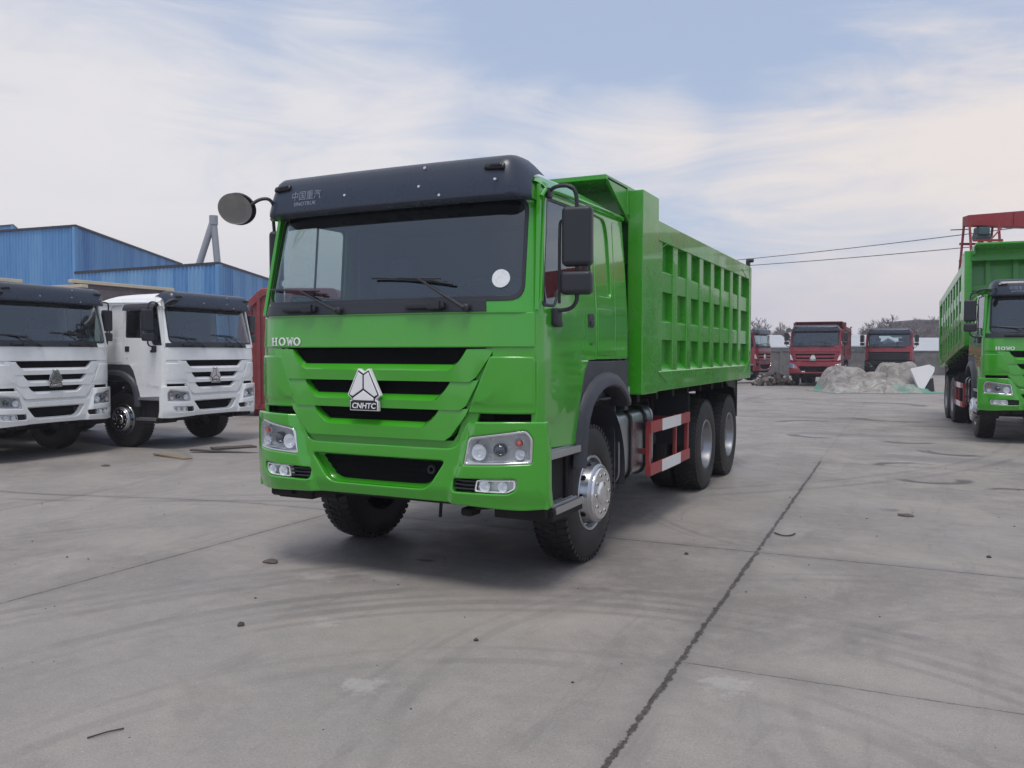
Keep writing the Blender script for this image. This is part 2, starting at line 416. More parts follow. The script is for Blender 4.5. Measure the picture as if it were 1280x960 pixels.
        for (za, zb, wa, wb) in ((1.66, 1.585, 1.12, 1.0), (1.50, 1.40, 1.05, .82), (1.33, 1.22, .95, .8)):
            m = M(); m.plate([rp([(-wa, za), (-wb, zb), (wb, zb), (wa, za)], .02, 2)], -.01, .06, .015, XC, fn=front); m.build('grille_bar', P, root)
        for s in (1, -1):
            m = M(); m.plate([rp([(.93, 1.66), (1.165, 1.66), (1.17, 1.24), (.85, 1.24)], .03, 3)], 0, .05, .014, XC, fn=front)
            if s < 0: m.flipx()
            m.build('corner_panel', P, root)
    else:
        m = M(); m.plate([rp([(-1.0, 1.25), (1.0, 1.25), (1.05, 1.64), (-1.05, 1.64)], .03, 2)], .03, .04, .01, XC, fn=front)
        for z in (1.32, 1.40, 1.48, 1.56): m.box(-.95, .95, .01, .04, z, z + .03, .008)
        m.build('grille_bar', BLKP, root)
        for s in (1, -1):
            m = M(); m.plate([rp([(1.05, 1.68), (1.165, 1.68), (1.17, 1.24), (1.03, 1.24)], .02, 3)], 0, .05, .014, XC, fn=front)
            if s < 0: m.flipx()
            m.build('corner_panel', P, root)
    # ---------------- emblem on the grille
    if style != 'plain':
        bx, bz = -.085, 1.240
        def bp(pts): return [(bx + x * .95, bz + z * .95) for x, z in pts]
        Y = -.045
        fo = lambda c: front(c)
        m = M()
        out = [(-.128, 0), (.128, 0), (.128, .074), (.112, .080), (.112, .088), (.150, .118), (.052, .315), (.038, .315), (0, .288), (-.038, .315), (-.052, .315), (-.150, .118), (-.112, .088), (-.112, .080), (-.128, .074)]
        m.plate([bp(out)], Y, .035, .005, fn=fo)
        em = m.build('emblem', WTXT if paint is not WHITE else CHR, root)
        m = M()
        inn = [(-.120, .007), (.120, .007), (.120, .068), (.102, .075), (.102, .092), (.137, .120), (.046, .303), (0, .277), (-.046, .303), (-.137, .120), (-.102, .092), (-.102, .075), (-.120, .068)]
        m.plate([bp(inn)], Y - .002, .004, .0008, fn=fo); m.build('emblem_ground', BLK, em, wn=False)
        m = M()
        m.plate([bp([(-.007, .266), (-.007, .165), (-.098, .108), (-.126, .122), (-.045, .290)])], Y - .008, .010, .003, fn=fo)
        m.plate([bp([(.007, .266), (.045, .290), (.126, .122), (.098, .108), (.007, .165)])], Y - .008, .010, .003, fn=fo)
        m.plate([bp([(0, .152), (.092, .096), (.092, .078), (-.092, .078), (-.092, .096)])], Y - .008, .010, .003, fn=fo)
        m.build('emblem_star', WTXT if paint is not WHITE else CHR, em)
        m = M(); m.text('CNHTC', .055, lambda a, b, c: front(Vector((bx + a, Y - .003 - c, bz + .034 + b))), .001, sx=1.06, shear=.15, bold=.0010); m.build('emblem_lettering', WTXT, em, smooth=0)
    # ---------------- bumper
    m = M()
    if style == 'new':
        o = [(0, 1.0), (.58, 1.0), (.635, 1.02), (.705, 1.165), (.735, 1.19), (1.0, 1.195), (1.24, 1.195), (1.252, 1.0), (1.255, .605), (1.1, .598), (.8, .612), (.5, .622), (0, .625)]
        outer = rp([(x, z) for x, z in o] + [(-x, z) for x, z in o[-2:0:-1]], .022, 3)
        hl = rp([(.705, .895), (1.165, .915), (1.170, 1.085), (1.13, 1.140), (.740, 1.085)], [.02, .02, .03, .02, .03], 3)
        fl = rp([(.61, .710), (1.02, .712), (1.075, .745), (1.075, .815), (.61, .800)], [.03, .03, .04, .02, .03], 3)
        ik = rp([(-.60, .912), (-.44, .705), (.40, .705), (.545, .912)], [.04, .07, .07, .04], 4)
        ik = [(x + .0, z) for x, z in ik]
        m.plate([outer, hl, mirr(hl), fl, mirr(fl), ik], -.035, .07, .012, XC + [1.25, -1.25, .55, -.55, .72, -.72, .6, -.6],
                planes=[((.60, .70), (.77, 1.18)), ((.57, .70), (.74, 1.18)), ((.63, .70), (.80, 1.18)), ((-.60, .70), (-.77, 1.18)), ((-.57, .70), (-.74, 1.18)), ((-.63, .70), (-.80, 1.18)), ((-1, .74), (1, .74)), ((-1, .67), (1, .67))], fn=bumpf)
        # returns to the rear at both ends
        for s in (1, -1):
            z0, z1 = .603, 1.193
            pts = [(1.247, .17, z0), (1.247, .17, z1), (1.247, .235, z1 - .01), (1.247, .235, z0 + .01), (1.20, .17, z0), (1.20, .17, z1), (1.20, .235, z1 - .01), (1.20, .235, z0 + .01)]
            m.hexa([(x * s, y, z) for x, y, z in pts], .006)
        # inner lip of the air intake
        bumper = m.build('bumper', P, root)
        m = M(); li = rp([(-.57, .895), (-.43, .72), (.40, .72), (.52, .895)], [.04, .07, .07, .04], 4)
        ring0 = [Vector((x, -.0, z)) for x, z in ik]; 
        R0 = [bumpf(Vector((x, .02, z))) for x, z in ik]; R1 = [bumpf(Vector((x * .93, .10, .81 + (z - .81) * .80))) for x, z in ik]
        m.grid([R0 + [R0[0]], R1 + [R1[0]]]); m.build('intake_surround', P, bumper, recalc=False)
        m = M(); m.box(-.62, .60, .125, .14, .64, .98)
        for k in range(70):
            x = -.55 + 1.1 * k / 69; m.box(x - .003, x + .003, .105, .128, .69, .92)
        for z in (.72, .76, .80, .84, .88): m.tube([(-.55, .11, z), (.5, .11, z)], .010, 6)
        m.build('intake_grille', GRILLE, bumper, smooth=30, wn=False)
        m = M(); m.lathe([(0, .022), (-.01, .032), (-.02, .034), (-.03, .028), (-.028, .018), (0, .016)], (.40, .10, .835), 'y', 20); m.build('tow_socket', BLKP, bumper, wn=False)
        for s in (1, -1):
            hd = M(); inner = rp([(.727, .912), (1.150, .930), (1.153, 1.082), (1.122, 1.122), (.757, 1.070)], [.015, .015, .02, .015, .02], 3)
            fb = lambda c: bumpf(Vector((c.x, c.y, c.z))) if True else c
            hd.plate([hl, inner], -.030, .03, .006, XC, fn=bumpf)
            if s < 0: hd.flipx()
            hdo = hd.build('headlight', CHR, root)
            b = M(); b.plate([hl], .035, .01, .001, XC, fn=lambda c: bumpf(Vector((c.x, -.02, c.z))) + Vector((0, .075, 0)))
            # faceted reflector walls
            R0 = [bumpf(Vector((x, -.02, z))) for x, z in inner]; R1 = [bumpf(Vector((.93 + (x - .93) * .92, -.02, 1.0 + (z - 1.0) * .86))) + Vector((0, .068, 0)) for x, z in inner]
            b.grid([R0 + [R0[0]], R1 + [R1[0]]])
            for (cx, cz, r) in ((.812, .985, .055), (1.085, .975, .034), (1.080, 1.050, .034)):
                yy = bumpf(Vector((cx, -.02, cz))).y
                b.lathe([(.0, r), (.012, r * .96), (.035, r * .75), (.048, r * .4), (.05, 0)], (cx, yy + .012, cz), 'y', 24)
                b.lathe([(.0, r * .2), (-.0, 0)], (cx, yy + .03, cz), 'y', 10)
            for k in range(5):
                x = .87 + .03 * k
            if s < 0: b.flipx()
            b.build('reflector', REFL, hdo, recalc=False)
            b = M(); yy = bumpf(Vector((.945, -.02, 1.0))).y
            b.lathe([(.05, .046), (.02, .045), (.012, .041), (.005, .035), (-.008, .020), (-.012, 0)], (.945, yy + .018, 1.002), 'y', 28)
            if s < 0: b.flipx()
            b.build('projector', PROJ, hdo, wn=False)
            b = M(); yy = bumpf(Vector((1.06, -.02, 1.0))).y
            b.lathe([(.03, .019), (.0, .018), (-.010, .010), (-.012, 0)], (1.080, yy + .02, 1.052), 'y', 16)
            if s < 0: b.flipx()
            b.build('indicator_bulb', REDL, hdo, wn=False)
            b = M(); b.plate([inner], -.024, .003, .0008, XC, fn=bumpf)
            if s < 0: b.flipx()
            b.build('lens', LENS, hdo)
            # fog lamp with finned vent
            b = M(); b.plate([rp([(.785, .718), (1.015, .718), (1.065, .748), (1.065, .806), (.800, .800)], .015, 3)], .022, .006, .002, XC, fn=bumpf)
            for (cx, rr_) in ((.862, .040), (.985, .036)):
                yy = bumpf(Vector((cx, 0, .76))).y; b.lathe([(-.022, rr_), (-.01, rr_ * .9), (.012, rr_ * .5), (.016, 0)], (cx, yy, .76), 'y', 20)
            b.plate([rp([(.785, .718), (1.015, .718), (1.065, .748), (1.065, .806), (.800, .800)], .015, 3), rp([(.797, .728), (1.01, .728), (1.052, .752), (1.052, .797), (.808, .791)], .012, 3)], -.022, .012, .003, XC, fn=bumpf)
            if s < 0: b.flipx()
            fo_ = b.build('fog_light', REFL, root)
            b = M(); b.plate([rp([(.785, .718), (1.015, .718), (1.065, .748), (1.065, .806), (.800, .800)], .015, 3)], -.016, .003, .0008, XC, fn=bumpf)
            if s < 0: b.flipx()
            b.build('lens', LENS, fo_)
            b = M(); b.plate([fl], .045, .006, .002, XC, fn=bumpf)
            for z in (.733, .760, .787): b.plate([[(.62, z - .006), (.79, z - .006), (.79, z + .006), (.62, z + .006)]], -.012, .05, .003, [.7], fn=bumpf)
            if s < 0: b.flipx()
            b.build('fog_vent', BLKP, fo_)
    else:
        outer = rp([(-1.22, 1.20), (1.22, 1.20), (1.24, .62), (-1.24, .62)], .05, 3); ik = rp([(-.78, .97), (-.62, .70), (.62, .70), (.78, .97)], .03, 2)
        m.plate([outer, ik], -.035, .07, .02, XC, fn=bumpf); bumper = m.build('bumper', P if style == 'red' else DARK, root)
        m = M(); m.box(-.80, .80, .03, .05, .68, .99); m.build('intake_grille', GRILLE, bumper)
        for s in (1, -1):
            m = M(); m.plate([rp([(.78, .86), (1.17, .90), (1.2, 1.14), (.95, 1.06)], .02, 2)], -.045, .03, .008, XC, fn=bumpf)
            if s < 0: m.flipx()
            m.build('headlight', CHR, root)
            if style == 'red':
                m = M(); m.plate([rp([(1.02, 1.26), (1.17, 1.30), (1.17, 1.56), (1.08, 1.44)], .02, 2)], -.01, .03, .008, XC, fn=front)
                if s < 0: m.flipx()
                m.build('side_lamp', REFL, root)
                m = M(); m.plate([rp([(.45, .70), (.60, .70), (.60, .74), (.45, .74)], .01, 2)], -.04, .02, .004, XC, fn=bumpf)
                if s < 0: m.flipx()
                m.build('fog_light', REFL, root)
    # ---------------- cab shell
    m = M()
    ws = rp([(-1.085, 2.015), (1.085, 2.015), (1.088, 2.70), (-1.088, 2.70)], [.10, .10, .05, .05], 5)
    fr = rp([(-1.170, 1.915), (1.170, 1.915), (1.185, 2.83), (-1.185, 2.83)], .02, 2)
    m.plate([fr, ws], .012, .05, .006, XC, planes=[((-1, 2.3), (1, 2.3)), ((-1, 2.6), (1, 2.6))], fn=cabfront)
    # roof
    rows = []
    for (y, h, zb) in ((.31, 2.86, 2.79), (.34, 2.93, 2.78), (.45, 2.972, 2.77), (.8, 2.99, 2.77), (1.3, 2.985, 2.77), (1.62, 2.972, 2.77), (1.78, 2.94, 2.77), (1.88, 2.90, 2.77), (1.95, 2.84, 2.77), (1.985, 2.775, 2.77)):
        row = []
        for i in range(33):
            u = -1 + 2 * i / 32; u = math.copysign(abs(u) ** .7, u); x = u * 1.147
            row.append((x, y, zb + (h - zb) * max(0., 1 - abs(u) ** 4.5) ** .5))
        rows.append(row)
    m.grid(rows)
    # rear wall
    if style == 'plain':
        m.box(-1.14, 1.14, 1.955, 1.985, 1.25, 2.15, .004); m.box(-1.14, 1.14, 1.955, 1.985, 2.60, 2.78, .004); m.box(-1.14, -.6, 1.955, 1.985, 2.152, 2.598, .004); m.box(.6, 1.14, 1.955, 1.985, 2.152, 2.598, .004)
    else: m.box(-1.14, 1.14, 1.955, 1.985, 1.25, 2.78, .004)
    
    # side behind the door, both sides
    sp = rp([(1.222, 1.602), (2.005, 1.602), (1.990, 2.40), (1.975, 2.785), (1.222, 2.785)], [0, .02, .03, .03, 0], 2)
    qw = rp([(1.275, 2.10), (1.60, 2.10), (1.585, 2.60), (1.54, 2.725), (1.275, 2.735)], [.05, .06, .06, .06, .03], 4)
    zc = [1.9, 2.05, 2.2, 2.35, 2.5, 2.65]
    def side(mm, loops, x0, t, bev):
        mm.plate(loops, 0, t, bev, planes=[((-1, z), (3, z)) for z in zc], side=x0, fn=cabside)
    for s in (1, -1):
        n = M()
        side(n, [sp, qw], 1.20, .03, .006); side(n, [rp([(1.255, 2.08), (1.62, 2.08), (1.6, 2.74), (1.255, 2.75)], .02, 2)], 1.183, .01, .002)
        side(n, [rp([(1.245, 1.640), (1.60, 1.635), (1.60, 2.0), (1.245, 2.0)], .03, 3)], 1.206, .008, .003)
        side(n, [[(.150, 1.94), (.160, 1.94), (.325, 2.76), (1.215, 2.785), (1.215, 2.80), (.30, 2.80)]], 1.187, .03, .003)
        side(n, [rp([(1.66, 1.62), (1.96, 1.62), (1.93, 2.72), (1.70, 2.74)], .05, 3)], 1.2035, .006, .002)
        n.tube(sm([(1.165, .24, 2.70), (1.172, .30, 2.765), (1.174, 1.0, 2.782), (1.174, 1.8, 2.792), (1.165, 1.97, 2.79), (1.12, 2.0, 2.78)], 1), .016, 8)
        if s < 0: n.flipx()
        me = bpy.data.meshes.new('t'); n.bm.to_mesh(me); n.bm.free(); m.mark(); m.bm.from_mesh(me); bpy.data.meshes.remove(me); m._new()
    cab = m.build('cab', P, root)
    # inner lining so that the cab reads dark inside
    m = M(); m.box(-1.10, 1.10, 1.90, 1.93, 1.26, 2.14 if style == 'plain' else 2.76); m.box(-1.09, 1.09, .42, 1.9, 2.745, 2.765); m.box(-1.12, 1.12, .22, 1.92, 1.262, 1.28)
    for s in (1, -1): m.box(1.06 * s - .01, 1.06 * s + .01, 1.24, 1.92, 1.28, 2.75); m.box(1.14 * s - .01, 1.14 * s + .01, .25, 1.2, 1.28, 1.90)
    m.build('interior_lining', LINER, cab, smooth=0)
    m = M(); m.box(-1.10, 1.10, .2, 1.95, 1.225, 1.26); m.build('cab_floor', DARK, cab, smooth=0)
    m = M(); m.plate([rp([(-1.10, 1.95), (1.10, 1.95), (1.1, 2.02), (-1.1, 2.02)], .02, 2)], .075, .01, .002, XC, fn=cabfront); m.box(-1.08, 1.08, .17, .50, 1.55, 1.99, .04); m.box(.30, .95, .42, .62, 1.90, 2.06, .05); m.build('dashboard', DASH, cab)
    for x0 in (.28, -.88):
        m = M(); m.box(x0, x0 + .56, .75, 1.25, 1.55, 1.70, .06, 3); m.box(x0 + .03, x0 + .53, 1.18, 1.32, 1.66, 2.28, .06, 3); m.box(x0 + .15, x0 + .41, 1.22, 1.31, 2.29, 2.47, .04, 3); m.build('seat', SEAT, cab)
    m = M(); n = 28; ca = Matrix.Translation((.58, .58, 2.03)) @ Matrix.Rotation(rad(-38), 4, 'X')
    m.tube([ca @ Vector((.23 * math.cos(2 * math.pi * i / n), .23 * math.sin(2 * math.pi * i / n), 0)) for i in range(n)], .016, 8, True)
    for a in (0, 2.1, 4.2): m.tube([ca @ Vector((0, 0, -.03)), ca @ Vector((.22 * math.cos(a), .22 * math.sin(a), 0))], .014, 6)
    m.tube([ca @ Vector((0, 0, -.02)), ca @ Vector((0, 0, -.4))], .035, 8); m.build('steering_wheel', BLKP, cab, wn=False)
    # windscreen, black band
    m = M(); m.plate([rp([(-1.090, 2.008), (1.090, 2.008), (1.094, 2.71), (-1.094, 2.71)], .09, 4)], .022, .005, .001, XC, planes=[((-1, 2.3), (1, 2.3)), ((-1, 2.6), (1, 2.6))], fn=cabfront)
    wsd = m.build('windscreen', WGLASS, root)
    m = M(); a = rp([(-1.100, 2.0), (1.100, 2.0), (1.104, 2.72), (-1.104, 2.72)], .10, 5); b = rp([(-1.080, 2.035), (1.080, 2.035), (1.085, 2.69), (-1.085, 2.69)], .085, 5)
    m.plate([a, b], .006, .012, .003, XC, planes=[((-1, 2.3), (1, 2.3)), ((-1, 2.6), (1, 2.6))], fn=cabfront); m.build('windscreen_seal', BLKP, wsd)
    m = M(); m.plate([rp([(-1.03, 2.60), (1.03, 2.60), (1.05, 2.705), (-1.05, 2.705)], .0)], .034, .003, .0008, XC, fn=cabfront); m.build('shade_band', BLK, wsd)
    sgn = 1 if True else -1
    m = M(); m.plate([rp([(-1.165, 1.93), (.86, 1.93), (.85, 2.012), (-1.155, 2.012)], [.01, .0, .02, .03], 2)], .004, .012, .003, XC, fn=cabfront); m.build('cowl_strip', BLKP, root)
    if sticker:
        m = M(); m.plate([circ(.945, 2.150, .062, 28)], .012, .002, .0005, [.9, .95], fn=cabfront); m.build('round_sticker', STICK, wsd)
    # wipers
    for (b0, b1, pv, mid) in (((-1.09, 2.135), (-.50, 2.08), (-.33, 1.955), (-.70, 2.11)), ((-.07, 2.185), (.60, 2.12), (.72, 1.955), (.34, 2.165))):
        def wp(x, z, o): v = cabfront(Vector((x, 0, z))); return v + Vector((0, -o, 0))
        m = M(); N_ = 8
        m.tube([wp(b0[0] + (b1[0] - b0[0]) * i / N_, b0[1] + (b1[1] - b0[1]) * i / N_ + .012 * math.sin(math.pi * i / N_), .012) for i in range(N_ + 1)], .008, 6)
        m.tube([wp(mid[0] - .17, mid[1] + .012, .022), wp(*mid, .04), wp(mid[0] + .17, mid[1] - .004, .022)], .007, 6)
        m.tube([wp(*mid, .045), wp((mid[0] + pv[0]) / 2, (mid[1] + pv[1]) / 2, .055), wp(*pv, .04)], .011, 6, radii=[.007, .010, .016])
        m.lathe([(0, .03), (-.035, .028), (-.045, .015), (-.046, 0)], tuple(wp(*pv, .0)), 'y', 14)
        m.build('wiper', BLKP, root, wn=False)
    for x in (-.70, .40):
        m = M(); v = cabfront(Vector((x, 0, 1.975))); m.box(x - .16, x + .16, v.y - .035, v.y + .0, 1.955, 1.998, .012); m.box(x + .03, x + .13, v.y - .05, v.y - .01, 1.948, 2.005, .01); m.build('washer_cover', BLKP, root)
    # door
    for s in (1, -1):
        dr = rp([(.150, 1.005), (.76, .985), (.815, 1.075), (.865, 1.30), (.935, 1.485), (1.03, 1.595), (1.212, 1.60), (1.212, 2.775), (.335, 2.755), (.158, 1.93)], [.01, .02, .02, .02, .03, .03, .005, .02, .03, .02], 3)
        wn_ = rp([(.205, 1.965), (.42, 1.965), (.50, 2.10), (1.150, 2.11), (1.150, 2.725), (.365, 2.715)], [.03, .05, .05, .04, .05, .03], 4)
        m = M()
        def dfn(c):
            x = c.x - .012 * sstep(1.22, 1.235, c.z) * 0
            if c.x > 1.18:
                x += .010 * sstep(1.60, 1.585, c.z)
                x -= .022 * sstep(1.225, 1.17, c.z) * sstep(.80, .20, c.y)
            x -= .035 * max(0., (.26 - c.y) / .11) ** 2 if c.y < .26 and c.z < 2.0 else 0
            return Vector((x - lean(c.z), c.y, c.z))
        m.plate([dr, wn_], 0, .035, .006, cuts=[.18, .21, .24, .4, .6, .8], planes=[((-1, z), (3, z)) for z in zc + [1.585, 1.60, 1.17, 1.225]], side=1.20, fn=dfn)
        if s < 0: m.flipx()
        door = m.build('door', P, root)
        m = M(); m.plate([wn_], 0, .004, .001, side=1.192, planes=[((-1, z), (3, z)) for z in zc], fn=cabside)
        if s < 0: m.flipx()
        m.build('side_window', SGLASS, door)
        w2 = rp([(.222, 1.985), (.412, 1.985), (.492, 2.118), (1.132, 2.128), (1.132, 2.708), (.378, 2.698)], [.03, .05, .05, .04, .05, .03], 4)
        m = M(); m.plate([wn_, w2], 0, .014, .004, side=1.199, planes=[((-1, z), (3, z)) for z in zc], fn=cabside); m.tube([(1.14, .72, 2.11), (1.11, .74, 2.71)], .010, 6)
        if s < 0: m.flipx()
        m.build('window_seal', BLKP, door)
        m = M(); m.plate([rp([(1.04, 1.845), (1.155, 1.845), (1.155, 1.95), (1.04, 1.95)], .015, 2)], 0, .012, .003, side=1.206); m.box(1.20, 1.216, 1.07, 1.145, 1.86, 1.90, .006)
        if s < 0: m.flipx()
        m.build('door_handle', BLKP, door)
        m = M(); m.lathe([(0, .011), (.004, .010), (.005, 0)], (1.206, 1.10, 1.72), 'x', 12)
        if s < 0: m.flipx()
        m.build('keyhole', BLKP, door, wn=False)
        if door_visor:
            m = M(); m.grid([[(1.15 + dx, .36 + .8 * i / 12, 2.735 - dz) for i in range(13)] for dx, dz in ((0, -.02), (.05, 0), (.085, .05), (.095, .11))]); 
            if s < 0: m.flipx()
            m.build('rain_visor', BLKP, door)
        # ------------ arch cladding
        m = M()
        inner = [(.858, .80), (.885, 1.03), (.930, 1.16), (1.0, 1.25), (1.1, 1.315), (1.22, 1.36), (1.36, 1.385), (1.5, 1.385), (1.62, 1.365), (1.73, 1.32), (1.81, 1.265), (1.87, 1.20)]
        cl = [(.80, .80), (.825, 1.075), (.875, 1.30), (.945, 1.48), (1.035, 1.587), (2.01, 1.587), (2.01, 1.24), (1.90, 1.20)] + inner[::-1]
        m.plate([cl], 0, .03, .006, side=1.205)
        off = []
        for i, (a, b) in enumerate(inner):
            p0 = inner[max(0, i - 1)]; p1 = inner[min(len(inner) - 1, i + 1)]; d = Vector((p1[0] - p0[0], p1[1] - p0[1])).normalized(); nn = Vector((-d.y, d.x))
            off.append((a, b, nn))
        rows = []
        for (o_, x_) in ((0., 1.10), (-.004, 1.20), (.0, 1.255), (.015, 1.270), (.07, 1.262), (.105, 1.235), (.115, 1.20)):
            rows.append([(x_, a + nn.x * o_, b + nn.y * o_) for a, b, nn in off])
        m.grid([r[::-1] for r in rows])
        # wheel-well liner and rear flap
        m.lathe([(.72, .66), (1.17, .66)], (0, 1.38, .62), 'x', 24, 1, rad(-10), rad(190))
        m.box(.74, 1.12, 1.90, 1.93, .48, 1.28, .006)
        if s < 0: m.flipx()
        m.build('wheel_arch', CLAD, root)
        m = M(); m.box(1.195, 1.245, .80, .875, 1.005, 1.065, .012)
        if s < 0: m.flipx()
        m.build('side_marker', ORANGE, root)
        # ------------ steps
        m = M(); m.box(.80, 1.14, .26, .80, .50, .98, .01); m.box(.90, 1.20, .24, .30, .52, 1.0, .01); m.box(1.14, 1.165, .70, .84, .50, .98, .01)
        m.box(.95, 1.24, .30, .84, .50, .575, .008); m.box(.90, 1.235, .20, .80, .92, .962, .008)
        m.tube([(1.20, .32, .58), (1.20, .32, .78)], .008, 6)
        if s < 0: m.flipx()
        m.build('step_housing', DARK, root)
        for (z, ya, yb) in ((.966, .19, .78), (.578, .33, .84)):
            m = M(); m.box(1.02, 1.245, ya, yb, z, z + .012, .004); m.box(1.225, 1.25, ya, yb, z - .035, z + .016, .006)
            for k in range(6): m.box(1.04 + k * .03, 1.052 + k * .03, ya + .03, yb - .03, z + .01, z + .024, .003)
            if s < 0: m.flipx()
            m.build('step_tread', STEELP, root)
        # ------------ mirrors
        mdx, mdy = (-.085, .09) if (s < 0 and mrot > 20) else (0, 0)
        m = M()
        m.box(1.16, 1.20, .30, .36, 2.70, 2.77, .01); m.tube(sm([(1.18, .33, 2.745), (1.24, .31, 2.775), (1.35 + mdx, .31 + mdy * .6, 2.77), (1.385 + mdx, .32 + mdy, 2.72), (1.385 + mdx, .33 + mdy, 2.62)], 2), .014, 8)
        if not mdx: m.tube(sm([(1.30, .36, 2.53), (1.25, .37, 2.56), (1.243, .37, 2.48), (1.243, .37, 1.99)], 2), .011, 8)
        m.tube([(1.375 + mdx, .36 + mdy, 2.26), (1.375 + mdx, .36 + mdy, 2.0)], .014, 8)
        if not mdx: m.tube([(1.43, .36, 2.26), (1.43, .36, 2.20)], .014, 8)
        m.tube(sm([(1.38 + mdx, .36 + mdy, 2.06), (1.375 + mdx, .36 + mdy, 2.0), (1.33 + mdx * .5, .37 + mdy * .5, 1.95), (1.24, .36, 1.94)], 2), .014, 8)
        m.box(1.19, 1.25, .33, .42, 1.84, 1.96, .018); m.box(1.19, 1.235, .36, .47, 1.83, 1.88, .015)
        if s < 0: m.flipx()
        arm = m.build('mirror_arm', BLKP, root)
        for (z0, z1, xa, xb) in ((2.235, 2.635, 1.275, 1.482), (2.045, 2.205, 1.262, 1.482)):
            mx = Matrix.Translation((xa, .36, 0)) @ Matrix.Rotation(rad(8), 4, 'Z') @ Matrix.Translation((-xa, -.36, 0))
            if mdx: mx = Matrix.Translation((1.375 + mdx, .345 + mdy, 0)) @ Matrix.Rotation(rad(mrot), 4, 'Z') @ Matrix.Translation((-1.375, -.345, 0))
            m = M(); m.box(xa, xb, .29, .40, z0, z1, .035, 4, mx)
            if s < 0: m.flipx()
            h = m.build('side_mirror', BLKP, arm)
            m = M(); m.box(xa + .02, xb - .02, .398, .403, z0 + .02, z1 - .02, .002, 1, mx)
            if s < 0: m.flipx()
            m.build('mirror_glass', MIRR, h)
    # round kerb mirror on the right-hand corner
    m = M(); c0 = Vector((-1.215, -.08, 2.735)); mr = Matrix.Translation(c0) @ Matrix.Rotation(rad(24), 4, 'Z') @ Matrix.Rotation(rad(mtilt), 4, 'X')
    m.lathe([(-.012, .133), (-.02, .138), (-.03, .138), (-.05, .11), (-.075, .06), (-.08, 0)], (0, 0, 0), 'y', 32, -1); m.fn(lambda c: Vector((c.x * .98, c.y, c.z * .90))); m.xform(mr)
    hm = m.build('front_mirror', BLKP, root, wn=False)
    m = M(); m.lathe([(0, 0), (.002, .08), (.006, .115), (.012, .133)], (0, 0, 0), 'y', 32, -1); m.fn(lambda c: Vector((c.x * .98, c.y + .018, c.z * .90))); m.xform(mr); m.fn(lambda c: c + Vector((0, -.03, 0))); m.build('mirror_glass', MIRD, hm, wn=False, recalc=False)
    m = M(); m.tube(sm([c0 + Vector((.10, .03, .03)), (-1.06, 0, 2.82), (-1.0, .05, 2.82), (-1.0, .10, 2.73), (-1.04, .16, 2.70), (-1.06, .26, 2.70)], 2), .013, 8); m.build('mirror_bracket', BLKP, hm, wn=False)
    # ---------------- sun visor
    rows = []
    prof = [(.165, 2.685), (.030, 2.690), (.020, 2.700), (.018, 2.720), (.040, 2.83), (.060, 2.90), (.085, 2.945), (.125, 2.975), (.20, 2.995), (.30, 3.0)]
    for (y, z) in prof:
        row = []
        for i in range(49):
            u = -1 + 2 * i / 48; x = math.sin(u * math.pi / 2) * .35 + u * .65
            X = x * (1.105 - .03 * max(0, z - 2.7) / .3)
            a = abs(x); k = max(0., (a - .86) / .14)
            yy = y + .03 * x * x + .17 * (1 - math.sqrt(max(0., 1 - min(1, k) ** 2)))
            zz = z - .11 * k ** 3 * sstep(2.72, 2.95, z)
            row.append((X, yy, zz))
        rows.append(row)
    m = M(); m.grid(rows)
    vis = m.build('sun_visor', VISOR, root, wn=False, recalc=False)
    for i_ in (1, -1):
        m = M(); mx = Matrix.Translation((.90 * i_, .073, 2.890)) @ Matrix.Rotation(rad(3 * i_), 4, 'Y') @ Matrix.Rotation(rad(62), 4, 'X')
        m.box(-.075, .075, -.022, .022, -.012, .018, .012, 3, mx); m.box(-.03, .06, -.012, .012, .012, .028, .008, 2, mx); m.build('marker_light', BLK, vis)
    for (x, z) in ((-.30, 2.79), (.33, 2.80), (.92, 2.80), (.36, 2.93), (.50, 2.725)):
        m = M(); m.lathe([(0, .011), (-.005, .009), (-.006, 0)], (x, .02 + (z - 2.7) * .18 + (.004 if z > 2.9 else -.002), z), 'y', 10)
        m.build('visor_screw', CHR, vis, wn=False)
    if letters:
        def vf(cx, cz):
            return lambda a, b, c: Vector((cx + a, .0135 + (cz + b - 2.72) * .19 - c + .03 * (cx + a) ** 2, cz + b))
        m = M(); m.text('中国重汽', .075, vf(-.66, 2.815), .0006, sx=.95); m.text('SINOTRUK', .040, vf(-.665, 2.757), .0006, sx=1.1, bold=.0005); m.build('visor_lettering', GTXT, vis, smooth=0)
    # ---------------- running gear
    m = M()
    for s in (1, -1): m.box(.38 * s - .04, .38 * s + .04, .35, 7.35, .78, 1.05, .006)
    for y in (.5, 2.3, 3.2, 4.2, 5.2, 6.5, 7.3): m.box(-.38, .38, y - .05, y + .05, .82, 1.0)
    m.box(-.35, .35, .35, 1.7, .62, 1.25, .03); m.box(-1.15, 1.15, .30, .42, .62, .9, .01)
    m.box(-1.1, 1.1, .16, .5, .585, .66, .01); m.build('chassis', DARK, root)
    m = M(); m.box(-.85, .85, 1.24, 1.36, .42, .54, .03)
    for s in (1, -1):
        m.box(.42 * s - .05, .42 * s + .05, .6, 2.1, .60, .66, .01); m.box(.8 * s - .06, .8 * s + .06, 1.22, 1.38, .38, .68, .03)
    m.box(-.18, .18, 1.2, 1.4, .55, .75, .03); m.build('front_axle', DARK, root)
    m = M()
    for (x, ln) in ((.35, .14), (.62, .10)): m.tube([(x, .30, .60), (x, .28, .60 - ln)], .012, 6)
    m.box(.56, .66, .20, .34, .50, .56, .02); m.tube([(.6, .25, .55), (1.1, .4, .60)], .018, 6); m.build('tow_link', DARK, root, wn=False); m = M()
